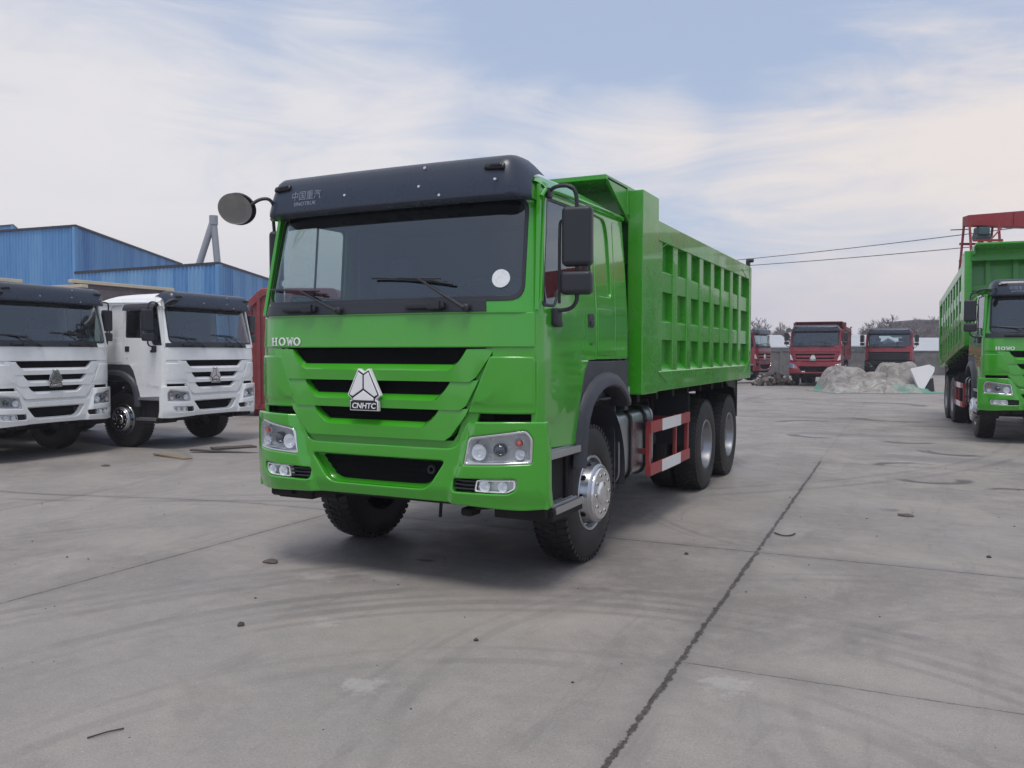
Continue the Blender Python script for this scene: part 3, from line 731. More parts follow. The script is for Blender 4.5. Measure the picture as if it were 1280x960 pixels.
    for (x0, x1) in ((-1.05, -.92), (-.88, -.72), (-.7, -.5)): m.box(x0, x1, .16, .30, .545, .60, .012)
    m.box(-1.1, -.4, .18, .26, .585, .61, .01); m.build('underrun_bar', DARK, root)
    for ya in (5.21, 6.56):
        m = M(); m.tube([(-.9, ya, .545), (.9, ya, .545)], .09, 12); m.lathe([(-.16, .0), (-.15, .14), (-.08, .2), (.08, .2), (.15, .14), (.16, 0)], (0, ya, .56), 'y', 20); m.build('rear_axle', DARK, root, wn=False)
    for s in (1, -1):
        m = M(); m.box(.44 * s - .06, .44 * s + .06, 5.0, 6.8, .62, .80, .02); m.hexa([(.36 * s, 5.5, .8), (.5 * s, 5.5, .8), (.5 * s, 6.3, .8), (.36 * s, 6.3, .8), (.36 * s, 5.75, 1.1), (.5 * s, 5.75, 1.1), (.5 * s, 6.05, 1.1), (.36 * s, 6.05, 1.1)]); m.build('leaf_spring', DARK, root)
        wheel(root, 1.140 * s, 1.30, s, 'front', detail=detail)
        for ya in (5.21, 6.56):
            wheel(root, 1.155 * s, ya, s, 'rear', detail=detail); wheel(root, .83 * s, ya, s, 'rear', detail=False)
        # rear mudguards and flap
        m = M(); m.plate([rp([(6.45, 1.275), (7.20, 1.275), (7.22, .93), (6.98, 1.16), (6.6, 1.20)], .02, 2)], 0, .02, .004, side=1.13)
        m.box(.55, 1.14, 7.14, 7.18, .75, 1.26, .004)
        if s < 0: m.flipx()
        m.build('mudguard', BLKP, root); m = M(); m.box(.55, 1.12, 4.48, 4.50, .60, 1.20, .004)
        if s < 0: m.flipx()
        m.build('mudguard', BLKP, root)
    # tank on both sides, guard rails
    for s in (1, -1):
        m = M(); pr = rp([(.62, .52), (1.12, .52), (1.12, 1.13), (.62, 1.13)], .11, 6)
        m.plate([pr], 2.02, .98, .02); m.plate([rp([(.605, .505), (1.135, .505), (1.135, 1.145), (.605, 1.145)], .12, 6)], 1.985, .035, .008)
        m.plate([rp([(.605, .505), (1.135, .505), (1.135, 1.145), (.605, 1.145)], .12, 6)], 2.98, .03, .008)
        if s < 0: m.flipx()
        tk = m.build('fuel_tank', ALUD, root)
        for y in (2.30, 2.74):
            m = M(); m.plate([rp([(.60, .50), (1.14, .50), (1.14, 1.15), (.60, 1.15)], .12, 6), rp([(.62, .52), (1.12, .52), (1.12, 1.13), (.62, 1.13)], .11, 6)], y, .045, .002)
            if s < 0: m.flipx()
            m.build('tank_strap', BLK, tk)
        m = M(); m.lathe([(0, .05), (.03, .05), (.045, .045), (.05, .0)], (.98, 2.15, 1.135), 'z', 20)
        if s < 0: m.flipx()
        m.build('tank_cap', CHR, tk, wn=False)
        m = M(); m.box(.40, .70, 2.0, 3.1, .55, .60); m.tube(sm([(.9, 3.3, 1.15), (1.0, 3.35, 1.25), (1.0, 3.45, 1.1), (.95, 3.5, .8)], 2), .012, 6); m.tube(sm([(.8, 3.3, 1.15), (.88, 3.6, 1.22), (.9, 3.7, 1.0)], 2), .012, 6); m.tube([(.75, 3.15, .72), (.75, 4.0, .72)], .13, 14)
        if s < 0: m.flipx()
        m.build('air_tank', DARK, root)
        if guards:
            y0, y1, z0, z1 = 2.64, 4.12, .50, 1.01
            m = M(); m.box(1.17, 1.21, y0, y0 + .05, z0, z1, .005); m.box(1.17, 1.21, y1 - .05, y1, z0, z1, .005); m.box(1.165, 1.20, 3.62, 3.66, z0, z1, .005)
            m.box(.40, 1.18, 2.68, 2.72, z0 + .2, z0 + .25); m.box(.40, 1.18, 4.0, 4.04, z1 - .1, z1 - .05)
            for z in (z0, z1 - .11): m.box(1.20, 1.225, y0, y1, z, z + .11, .006)
            if s < 0: m.flipx()
            g = m.build('side_guard', RUST, root)
            for z in (z0, z1 - .11):
                m = M(); m.box(1.222, 1.228, 3.02, 3.72, z - .002, z + .112, .002)
                if s < 0: m.flipx()
                m.build('white_band', WGUARD, g)
    # air intake behind the cab
    m = M(); m.box(1.03, 1.17, 2.03, 2.13, 1.15, 1.86, .015); m.box(1.06, 1.14, 2.05, 2.11, 1.86, 2.3, .02); m.box(.7, 1.1, 2.04, 2.10, 1.2, 2.3)
    m.tube([(1.10, 2.02, 1.30), (1.10, 2.02, 1.80)], .018, 6); st_ = m.build('air_intake', BLKP, root)
    m = M(); m.box(1.06, 1.14, 2.022, 2.032, 1.44, 1.56, .002); m.mi = 1; m.box(1.06, 1.14, 2.022, 2.032, 1.56, 1.60, .002); m.build('warning_sticker', [YEL, REDL], st_)
    m = M(); m.lathe([(0, .02), (-.02, .018), (-.022, 0)], (1.10, 2.03, 1.80), 'y', 10); m.box(1.08, 1.20, 2.03, 2.08, 1.27, 1.36, .01); m.build('bracket', STEELP, st_)
    # ---------------- dump box
    if box:
        bx = empty('dump_box', (0, 7.2, 1.2), parent=root) if tilt else None
        def B(mm, nm, mt, par=None, **k):
            if tilt and par is None:
                mm.xform(Matrix.Translation((0, -7.2, -1.2)))
            o_ = mm.build(nm, mt, par or bx_parent[0], **k); return o_
        bx_parent = [bx or root]
        if tilt: bx.rotation_euler.x = rad(-tilt)
        H = boxh
        Y0, Y1 = (2.52 if top_rail else 2.22), 7.50; XO = 1.262; XI = 1.175; ZT = 2.885 + H; ZB = 1.29
        m = M()
        m.box(-1.17, 1.17, Y0 + .06, Y1, ZB + .02, ZB + .06)         # floor
        m.box(-1.15, 1.15, Y0 + .30, Y0 + .36, ZB, 3.02 + H)         # front wall
        for s in (1, -1):
            m.box(min(1.12 * s, XI * s), max(1.12 * s, XI * s), Y0 + .1, Y1 - .02, ZB + .05, ZT - .01)
        body = B(m, 'box_body' if tilt else 'dump_box', BP)
        par = body
        def BB(mm, nm, mt, **k):
            if tilt: mm.xform(Matrix.Translation((0, -7.2, -1.2)))
            return mm.build(nm, mt, (bx if tilt else body), **k)
        for s in (1, -1):
            m = M()
            # front post
            m.plate([rp([(Y0, ZB - .01), (Y0 + .50, ZB - .01), (Y0 + .50, 3.085 + H), (Y0, 3.085 + H)], .015, 2)], 0, .14, .008, side=XO)
            # upper rail
            m.box(XI - .03, XO - .004, Y0 + .48, Y1, 2.70 + H, ZT, .008)
            # bottom rail with sloping sill
            m.box(XI - .03, XO - .004, Y0 + .48, Y1, ZB, 1.475, .008)
            m.grid([[(XO - .006, Y0 + .48, 1.472), (XO - .006, Y1 - .02, 1.472)], [(XI, Y0 + .48, 1.56), (XI, Y1 - .02, 1.56)]])
            # rear post
            m.box(XI - .04, XO, Y1 - .16, Y1 + .01, ZB, ZT - .005, .01)
            if s < 0: m.flipx()
            BB(m, 'side_frame', BP)
            cols = 8; ya = Y0 + .68; pitch = (7.36 - ya) / cols; rib = .175
            for (zl, zh) in ((2.235, 2.44), (1.775, 1.965)):
                m = M(); zl += H * .6; zh += H * .75
                m.hexa([(XI - .01, Y0 + .49, zl), (XO - .024, Y0 + .49, zl), (XO - .024, Y1 - .15, zl), (XI - .01, Y1 - .15, zl), (XI - .01, Y0 + .49, zh + .03), (XO - .024, Y0 + .49, zh - .015), (XO - .024, Y1 - .15, zh - .015), (XI - .01, Y1 - .15, zh + .03)], .006)
                if s < 0: m.flipx()
                BB(m, 'side_rail', BP)
            for k in range(cols):
                y = ya + pitch * k
                m = M(); w0 = .20 if k == 0 else rib
                y_a = y - w0 + .0; 
                m.hexa([(XI - .01, y - rib, 1.47), (XO - .014, y - rib, 1.47), (XO - .014, y, 1.47), (XI - .01, y, 1.47), (XI - .01, y - rib - .01, 2.71 + H), (XO - .014, y - rib, 2.71 + H), (XO - .014, y, 2.71 + H), (XI - .01, y + .01, 2.71 + H)], .008)
                if s < 0: m.flipx()
                BB(m, 'rib', BP)
            m = M(); m.box(XO + .001, XO + .006, Y0 + .52, Y0 + .53, 1.3, 1.31)
            z_ = 0
            m.tube([(XO - .003, Y0 + .10, 1.62), (XO + .0, Y0 + .82, 1.37)], .005, 5); m.tube([(XO - .003, Y1 - .55, 1.36), (XO, Y1 - .03, 1.60)], .005, 5)
            m.tube([(XO - .002, Y0 + .10, 2.50 + H), (XO - .002, Y0 + .9, 2.73 + H)], .003, 5); m.tube([(XO - .002, Y1 - .7, 2.80 + H), (XO - .001, Y1 - .03, 2.60 + H)], .003, 5)
            if s < 0: m.flipx()
            BB(m, 'weld_seam', BP, wn=False)
        # headboard, canopy
        m = M()
        m.box(-1.14, 1.14, Y0 - .06, Y0 + .04, 2.86 + H, 3.10 + H, .008)
        if top_rail: m.box(-1.17, 1.17, Y0 + .0, Y0 + .05, 1.4, 3.24 + H, .006)
        else: m.hexa([(-1.13, 1.62, 3.075 + H), (1.13, 1.62, 3.075 + H), (1.13, Y0 + .35, 3.075 + H), (-1.13, Y0 + .35, 3.075 + H), (-1.13, 1.62, 3.115 + H), (1.13, 1.62, 3.115 + H), (1.13, Y0 + .35, 3.125 + H), (-1.13, Y0 + .35, 3.125 + H)], .006)
        for s in ((1, -1) if not top_rail else ()):
            m.plate([rp([(1.63, 3.10 + H), (Y0 + .02, 3.10 + H), (Y0 + .02, 2.80 + H)], .0)], 0, .03, .004, side=1.13) if s > 0 else m.box(-1.13, -1.10, 1.9, Y0 + .02, 2.95 + H, 3.10 + H, .004)
        for z in (2.45, 2.0, 1.6): m.box(-1.12, 1.12, Y0 + .18, Y0 + .31, z, z + .12, .01)
        for x in (-.8, -.3, .3, .8): m.box(x - .05, x + .05, Y0 + .22, Y0 + .31, 1.3, 3.0 + H, .008)
        BB(m, 'headboard', BP)
        m = M(); m.box(-1.2, 1.2, Y1 - .05, Y1 + .02, ZB, ZT - .05, .01)
        for x in (-.9, -.3, .3, .9): m.box(x - .06, x + .06, Y1 + .0, Y1 + .07, ZB, ZT - .1, .01)
        BB(m, 'tailgate', BP)
        m = M(); m.box(1.20, 1.25, Y1 - .12, Y1 - .02, ZT - .01, ZT + .09, .008); m.tube([(1.2, Y1 - .07, ZT + .09), (1.3, Y1 - .07, ZT + .09)], .03, 8); BB(m, 'tarp_winder', BLKP)
        if top_rail:
            m = M()
            for s in (1, -1): m.box(min(1.12 * s, 1.28 * s), max(1.12 * s, 1.28 * s), Y0 - .3, Y1 + .03, ZT - .005 + .22, ZT + .28, .01)
            for s in (1, -1): m.box(min(1.18 * s, 1.24 * s), max(1.18 * s, 1.24 * s), Y0 + .3, Y1, ZT - .02, ZT + .24)
            m.box(-1.29, 1.29, Y0 - .06, Y0 + .06, 3.20, 3.27, .01)
            BB(m, 'top_rail', top_rail)
        # tipping subframe
        m = M()
        for s in (1, -1): m.box(.40 * s - .05, .40 * s + .05, 2.3, 7.4, 1.08, ZB + .02)
        for k in range(8): m.box(-1.1, 1.1, 2.6 + k * .62, 2.68 + k * .62, 1.19, ZB + .02)
        BB(m, 'subframe', DARK)
        m = M(); m.box(-.12, .12, 2.25, 2.45, 1.0, 1.9); m.build('hoist_cylinder', DARK, root)
    return root

# ================================================================== THE YARD
def P2(x, y): return Vector((x, y, ground_z(x, y)))
make_truck('dump_truck', (0, 0, 0), 0, 'large bright green dump truck parked in the middle of the concrete yard', 'dump truck', None, GREEN, boxpaint=GREENB, sticker=True, mrot=52)
make_truck('dump_truck', (5.698, 12.59, 0), rad(3.9), 'green dump truck with its box tipped slightly up, under the red gantry at the right', 'dump truck', None, GREEN, boxpaint=GREENB, tilt=6.0, boxh=.18, detail=True, mtilt=72)
make_truck('dump_truck', (-9.969, 4.702, -.19), rad(94.2), 'white dump truck cut by the left picture edge, nearer of the two white ones', 'dump truck', 'white dump trucks parked in a row', WHITE, boxpaint=BROWN, top_rail=CREAM, letters=False, guards=False, mtilt=60)
make_truck('dump_truck', (-9.095, 7.497, -.19), rad(91.5), 'white dump truck with brown box and dark rain visor over its door', 'dump truck', 'white dump trucks parked in a row', WHITE, boxpaint=BROWN, top_rail=CREAM, letters=False, guards=False, door_visor=True, mtilt=60)

# far red trucks
c = gx(1018, 41); make_truck('dump_truck', c, rad(1), 'far red dump truck with dark red box, its whole front in view', 'dump truck', 'red trucks parked at the far end', RED, boxpaint=DRED, style='red', letters=False, detail=False, boxh=.1)
c = gx(1110, 46); make_truck('tractor_truck', c, rad(-1), 'red truck with black grille and no box behind the tarpaulin heap', 'truck', 'red trucks parked at the far end', RED, box=None, style='plain', letters=False, detail=False, guards=False)
c = gx(956, 48); make_truck('dump_truck', c, rad(78), 'far red dump truck mostly hidden behind the tail of the large green truck', 'dump truck', 'red trucks parked at the far end', RED, boxpaint=RED, style='red', letters=False, detail=False)

# ------------------------------------------------------------------ ground
def ground_material():
    m = bpy.data.materials.new('concrete_yard'); t, b = nt(m); N = t.nodes; L = t.links
    geo = N.new('ShaderNodeNewGeometry')
    pos = geo.outputs['Position']
    def noise_(scale, det=8, rough=.6, vec=None, sc=(1, 1, 1), rotz=0., dist=0.):
        mp = N.new('ShaderNodeMapping'); mp.inputs['Scale'].default_value = sc; mp.inputs['Rotation'].default_value = (0, 0, rotz); L.new(vec or pos, mp.inputs['Vector'])
        n = N.new('ShaderNodeTexNoise'); n.inputs['Scale'].default_value = scale; n.inputs['Detail'].default_value = det; n.inputs['Roughness'].default_value = rough; n.inputs['Distortion'].default_value = dist
        L.new(mp.outputs[0], n.inputs['Vector']); return n.outputs['Fac']
    def mth(op, a, b_=None, clamp=False, c=None):
        n = N.new('ShaderNodeMath'); n.operation = op; n.use_clamp = clamp
        for i, v in enumerate((a, b_, c)):
            if v is None: continue
            if isinstance(v, (int, float)): n.inputs[i].default_value = v
            else: L.new(v, n.inputs[i])
        return n.outputs[0]
    def mr(v, a, b_, c=0., d=1.):
        n = N.new('ShaderNodeMapRange'); n.interpolation_type = 'SMOOTHSTEP'
        n.inputs['From Min'].default_value = a; n.inputs['From Max'].default_value = b_; n.inputs['To Min'].default_value = c; n.inputs['To Max'].default_value = d
        L.new(v, n.inputs['Value']); return n.outputs[0]
    def mixc(f, a, b_):
        n = N.new('ShaderNodeMix'); n.data_type = 'RGBA'
        if isinstance(f, (int, float)): n.inputs['Factor'].default_value = f
        else: L.new(f, n.inputs['Factor'])
        for k, v in (('A', a), ('B', b_)):
            if isinstance(v, tuple): n.inputs[k].default_value = (*v, 1)
            else: L.new(v, n.inputs[k])
        return n.outputs['Result']
    sep = N.new('ShaderNodeSeparateXYZ'); L.new(pos, sep.inputs[0]); X, Y = sep.outputs[0], sep.outputs[1]
    base = mixc(mr(noise_(.22, 6, .55), .35, .65), (.192, .174, .164), (.258, .242, .232))
    base = mixc(mr(noise_(.9, 9, .7, dist=.6), .40, .68), base, (.300, .272, .252))
    base = mixc(mth('MULTIPLY', mr(noise_(.55, 8, .65, sc=(1, 2.6, 1), rotz=.5, dist=1.2), .50, .74), .38), base, (.150, .142, .142))
    base = mixc(mth('MULTIPLY', mr(noise_(9, 8, .75), .40, .75), .34), base, (.36, .335, .32))
    base = mixc(mth('MULTIPLY', mr(noise_(28, 6, .8), .55, .75), .30), base, (.12, .11, .11))
    base = mixc(mth('MULTIPLY', mr(noise_(95, 3, .8), .53, .66), .55), base, (.10, .09, .09)); base = mixc(mth('MULTIPLY', mr(noise_(70, 3, .8), .56, .70), .45), base, (.50, .47, .44))
    base = mixc(mth('MULTIPLY', mr(noise_(1.6, 10, .72, sc=(2.4, .5, 1), rotz=.9, dist=.5), .53, .66), .28), base, (.14, .13, .13))
    # dark oily patch and polished lanes
    def spot(cx, cy, r, amp, col, sx=1., sy=1., wob=.5, ns=3.):
        nonlocal base
        dx = mth('MULTIPLY', mth('SUBTRACT', X, cx), sx); dy = mth('MULTIPLY', mth('SUBTRACT', Y, cy), sy)
        d = mth('SQRT', mth('ADD', mth('MULTIPLY', dx, dx), mth('MULTIPLY', dy, dy)))
        d = mth('ADD', d, mth('MULTIPLY', mth('SUBTRACT', noise_(ns, 5, .6), .5), wob * r * 2))
        base = mixc(mth('MULTIPLY', mr(d, r * .35, r, 1, 0), amp), base, col)
    spot(.9, -.3, 1.0, .30, (.36, .33, .28), ns=1.5); spot(-.1, .2, .30, .35, (.44, .42, .39), 1, 1.6, .9, 6); spot(-.5, -.05, .2, .35, (.46, .44, .42), 1, 1.4, .9, 8); spot(1.0, -1.55, .13, .4, (.44, .43, .42), 1, 1, 1.2, 16)
    spot(.2, -.85, .12, .35, (.44, .42, .40), 1, 1, 1.2, 14); spot(2.62, -.75, .15, .32, (.44, .44, .43), 1, 1, 1.3, 14)
    spot(3.9, 9.6, .9, .4, (.12, .115, .12), .5, 1.6, .8, 2); spot(2.2, 13.2, 1.0, .5, (.10, .095, .10), .5, 2.2, .8, 2); spot(.7, 17.5, 1.1, .45, (.11, .105, .11), .4, 1.6, .9, 1.5)
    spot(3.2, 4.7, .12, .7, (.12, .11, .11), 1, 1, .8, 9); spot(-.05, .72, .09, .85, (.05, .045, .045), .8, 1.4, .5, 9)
    # tyre tracks: rings about far centres and the tight dark swirls
    def ring(cx, cy, r, w, amp, a=None, ns=1.2, col=(.09, .085, .09), thr=(.42, .6), wob=.12):
        nonlocal base
        dx = mth('SUBTRACT', X, cx); dy = mth('SUBTRACT', Y, cy)
        d = mth('SQRT', mth('ADD', mth('MULTIPLY', dx, dx), mth('MULTIPLY', dy, dy)))
        d = mth('ADD', d, mth('MULTIPLY', mth('SUBTRACT', noise_(1.3, 3, .5), .5), wob))
        e = mth('ABSOLUTE', mth('SUBTRACT', d, r)); f = mr(e, w * .4, w, 1, 0)
        br = mr(noise_(ns, 5, .6), thr[0], thr[1])
        if a is not None:  # keep one sector
            ang = mth('ARCTAN2', dy, dx); k = mth('ABSOLUTE', mth('SUBTRACT', ang, a[0])); f = mth('MULTIPLY', f, mr(k, a[1] * .6, a[1], 1, 0))
        base = mixc(mth('MULTIPLY', mth('MULTIPLY', f, br), amp), base, col)
    def gp(px, py):
        d = at(px, py, 1) - CAM; q = CAM + d * (-CAM.z / d.z); return Vector((q.x, q.y))
    def track(pts, w, am, offs=(0,), thr=(.34, .60)):
        p, q, k = [gp(*v) for v in pts]
        ax, ay, bx, by, cx, cy = p.x, p.y, q.x, q.y, k.x, k.y
        D_ = 2 * (ax * (by - cy) + bx * (cy - ay) + cx * (ay - by))
        ux = ((ax * ax + ay * ay) * (by - cy) + (bx * bx + by * by) * (cy - ay) + (cx * cx + cy * cy) * (ay - by)) / D_
        uy = ((ax * ax + ay * ay) * (cx - bx) + (bx * bx + by * by) * (ax - cx) + (cx * cx + cy * cy) * (bx - ax)) / D_
        C0 = Vector((ux, uy)); R_ = (p - C0).length; am_ = math.atan2(by - uy, bx - ux)
        hw = max(abs((math.atan2(v.y - uy, v.x - ux) - am_ + math.pi) % (2 * math.pi) - math.pi) for v in (p, k)) * 1.35
        for k_, o_ in enumerate(offs): ring(ux, uy, R_ + o_, w * (1 if k_ % 2 == 0 else .6), am * .8 * (1 if k_ % 2 == 0 else .75), (am_, hw) if abs(am_) + hw < 3.1 else None, thr=thr, wob=.06, ns=.8)
    track(((0, 855), (260, 788), (640, 752)), .075, .40, (0, .16, .34, -.17))
    track(((50, 775), (240, 744), (450, 720)), .07, .40, (0, .15, .33))
    track(((120, 905), (330, 850), (700, 830)), .06, .24, (0, .2))
    track(((0, 665), (130, 655), (240, 636)), .09, .34, (0, .2))
    track(((801, 621), (830, 650), (880, 669)), .05, .34, (0, .11))
    track(((640, 780), (820, 735), (1010, 725)), .06, .26, (0, .16))
    track(((930, 560), (1060, 600), (1260, 612)), .08, .22, (0, .25))
    track(((960, 500), (1060, 512), (1200, 508)), .14, .32, (0, .4))
    track(((1000, 880), (1090, 790), (1270, 770)), .06, .20, (0, .2))
    for (cx, cy, r, w, am) in ((-7, 14, 12.4, .09, .36), (-7, 14, 12.0, .07, .3), (-12, 1, 6.2, .09, .32), (4, 25, 9, .12, .3), (4, 26, 12.5, .12, .28), (-4, 30, 16, .14, .28)):
        ring(cx, cy, r, w, am, thr=(.34, .60), wob=.07, ns=.8)
    S = (.035, .033, .037)
    for (cx, cy, r, w, a) in ((3.60, 7.35, .42, .085, (-1.2, 1.7)), (3.40, 8.45, .45, .08, (2.6, 1.9)), (4.1, 10.9, .55, .10, (-2.2, 1.4)), (1.7, 12.8, .5, .11, (-2.6, 1.8)), (1.2, 15.8, .7, .13, (2.4, 1.6)), (3.3, 12.4, .45, .09, (-1.6, 1.4)), (4.6, 6.3, .55, .05, (1.6, .9)), (3.0, 18, .9, .16, (-2, 1.4)), (2.4, 24, 1.1, .2, (1, 1.6))):
        ring(cx, cy, r, w * 1.5, .68, a, 3., S, (.28, .46), .22)
    # joints between the slabs: (horizontal/vertical lines with a wandering edge)
    cr = None
    def joint(coord, other, c0, slope, w, lo, hi, wob, amp=1., hole=True):
        nonlocal base, cr
        line = mth('ADD', mth('MULTIPLY', other, slope), c0)
        wv = N.new('ShaderNodeTexNoise'); wv.inputs['Scale'].default_value = 3.5; wv.inputs['Detail'].default_value = 8; wv.inputs['Roughness'].default_value = .72; L.new(pos, wv.inputs['Vector'])
        e = mth('ABSOLUTE', mth('ADD', mth('SUBTRACT', coord, line), mth('MULTIPLY', mth('SUBTRACT', wv.outputs['Fac'], .5), wob)))
        ww = mth('MULTIPLY', mr(noise_(9, 6, .85), .32, .68, .25, 1.9), w)
        f = mth('SUBTRACT', 1., mth('DIVIDE', e, ww), True)
        f = mr(f, .0, .45)
        r1 = mr(other, lo - .15, lo, 0, 1); r2 = mr(other, hi, hi + .3, 1, 0)
        f = mth('MULTIPLY', f, mth('MULTIPLY', r1, r2)); f = mth('MULTIPLY', f, amp)
        halo = mth('MULTIPLY', mth('MULTIPLY', mr(e, .0, .14, .35, 0), amp), mth('MULTIPLY', r1, r2))
        base = mixc(halo, base, (.15, .14, .145))
        base = mixc(mth('MULTIPLY', f, mr(noise_(22, 4, .8), .30, .55, .55, 1.)), base, (.050, .043, .040))
        cr = f if cr is None else mth('MAXIMUM', cr, f)
    joint(X, Y, 2.320, -.0215, .018, -6, 8.45, .07)
    joint(X, Y, 2.25, -.015, .016, 8.5, 26, .10, .18)
    joint(X, Y, -1.95, 0., .012, -8, 30, .03, .8)
    joint(X, Y, 6.6, 0., .014, -8, 40, .05, .6)
    joint(Y, X, 2.12, .018, .011, -14, 12, .045, .85)
    joint(Y, X, -.62, .03, .008, 2.4, 6, .05, .6)
    joint(Y, X, 8.45, .0, .010, 2.2, 9, .04, .6); joint(Y, X, 14.5, .0, .012, -16, 12, .04, .6); joint(Y, X, -4.2, .0, .012, -16, 12, .04, .6); joint(Y, X, 21, .0, .014, -16, 12, .05, .6)
    L.new(base, b.inputs['Base Color'])
    rg = mr(noise_(1.1, 7, .65), .3, .7, .42, .72); rg = mth('ADD', rg, mth('MULTIPLY', noise_(30, 4), .10)); L.new(rg, b.inputs['Roughness'])
    b.inputs['Specular IOR Level'].default_value = .42
    h = mth('ADD', mth('MULTIPLY', noise_(3.0, 9, .75), .5), mth('MULTIPLY', noise_(60, 5, .75), .12))
    h = mth('SUBTRACT', h, mth('MULTIPLY', cr, .9))
    bp = N.new('ShaderNodeBump'); bp.inputs['Strength'].default_value = .30; bp.inputs['Distance'].default_value = .02; L.new(h, bp.inputs['Height']); L.new(bp.outputs[0], b.inputs['Normal'])
    return m
def axis_pts():
    a = [-600, -300, -150, -80, -50, -30, -20]; v = -14.
    while v <= 10: a.append(v); v += .5
    return a + [14, 20, 30, 50, 80, 150, 300, 600]
xs = axis_pts(); ys = [-300, -100, -40, -15, -5, 5, 15, 30, 60, 100, 200, 400, 900]
m = M(); m.grid([[(x, y, ground_z(x, y)) for x in xs] for y in ys]); g = m.build('ground', ground_material(), smooth=60, wn=False); g['kind'] = 'structure'

# grit and small litter
m = M(); rnd = random.Random(3)
for i in range(700):
    px = rnd.uniform(-6, 9); py = rnd.uniform(-4.5, 12); r = rnd.choice([.002, .003, .003, .004, .005, .007]) * rnd.uniform(.7, 1.3); z = ground_z(px, py)
    t = bmesh.new(); bmesh.ops.create_icosphere(t, subdivisions=1, radius=r)
    for v in t.verts: v.co = Vector((v.co.x * rnd.uniform(.8, 1.5), v.co.y * rnd.uniform(.8, 1.3), v.co.z * .6)) + Vector((px, py, z + r * .4))
    m.mi = rnd.choice([0, 0, 1]); m._merge(t)
tag(m.build('gravel', [mat('dark_grit', (.06, .055, .055), .9), mat('pale_grit', (.35, .33, .30), .9)], wn=False, smooth=0), kind='stuff')
def lump(name, px, py, r, mt, label, cat, sc_=(1, 1, .7), seed=1):
    p = at(px, py, 1); d = (p - CAM); tt = -CAM.z / d.z; q = CAM + d * tt; q.z = ground_z(q.x, q.y)
    b = bmesh.new(); bmesh.ops.create_icosphere(b, subdivisions=2, radius=r)
    for v in b.verts: v.co = Vector((v.co.x * sc_[0], v.co.y * sc_[1], v.co.z * sc_[2])) * (1 + .35 * noise.noise(v.co * (1.5 / r) + Vector((seed, 0, 0)))); v.co.z = max(v.co.z + r * .45 * sc_[2], .001)
    mm = M(); mm._merge(b); o = mm.build(name, mt, wn=False); o.location = q; tag(o, label, cat); return q
DG = mat('dark_stone', (.05, .045, .045), .8); MUD = mat('mud_clod', (.10, .085, .075), .95, var=.3, vscale=60)
lump('stone', 301, 782, .022, DG, 'small black round stone on the concrete in front of the green truck', 'stone')
lump('stone', 595, 801, .014, DG, 'tiny dark stone on the concrete below the licence side of the green truck', 'stone', seed=4)
lump('mud_clod', 338, 703, .05, MUD, 'flat dark clod lying on the floor in front of the right front wheel', 'clod', (1.3, 1, .35), 2)
lump('mud_clod', 1132, 645, .055, MUD, 'dark flat clod at the right of the long slab joint', 'clod', (1.6, 1, .3), 3)
lump('mud_clod', 132, 568, .05, MUD, 'dark clod on the ground before the white trucks', 'clod', (1.6, 1, .4), 5)
lump('stone', 1236, 697, .018, DG, 'dark stone on the concrete at the far right', 'stone', seed=8)
lump('stone', 858, 693, .018, DG, 'little dark stone right of the near front wheel', 'stone', seed=9)
def ground_px(px, py):
    d = at(px, py, 1) - CAM; q = CAM + d * (-CAM.z / d.z); q.z = ground_z(q.x, q.y); return q
a, b_ = ground_px(109, 924), ground_px(155, 912); m = M(); m.tube([a + Vector((0, 0, .006)), (a + b_) / 2 + Vector((.004, .006, .010)), b_ + Vector((0, 0, .006))], .0035, 6)
tag(m.build('twig', mat('dry_twig', (.06, .045, .035), .9), wn=False), 'thin dark twig on the concrete at the lower left', 'twig')
pts = [ground_px(968, 667), ground_px(978, 671), ground_px(988, 671), ground_px(994, 668)]; m = M(); m.tube([p + Vector((0, 0, .010)) for p in sm(pts, 2)], .006, 6)
tag(m.build('rubber_strip', mat('old_rubber', (.05, .045, .045), .8), wn=False), 'curved brown strip of rubber beside the long slab joint', 'rubber strip')

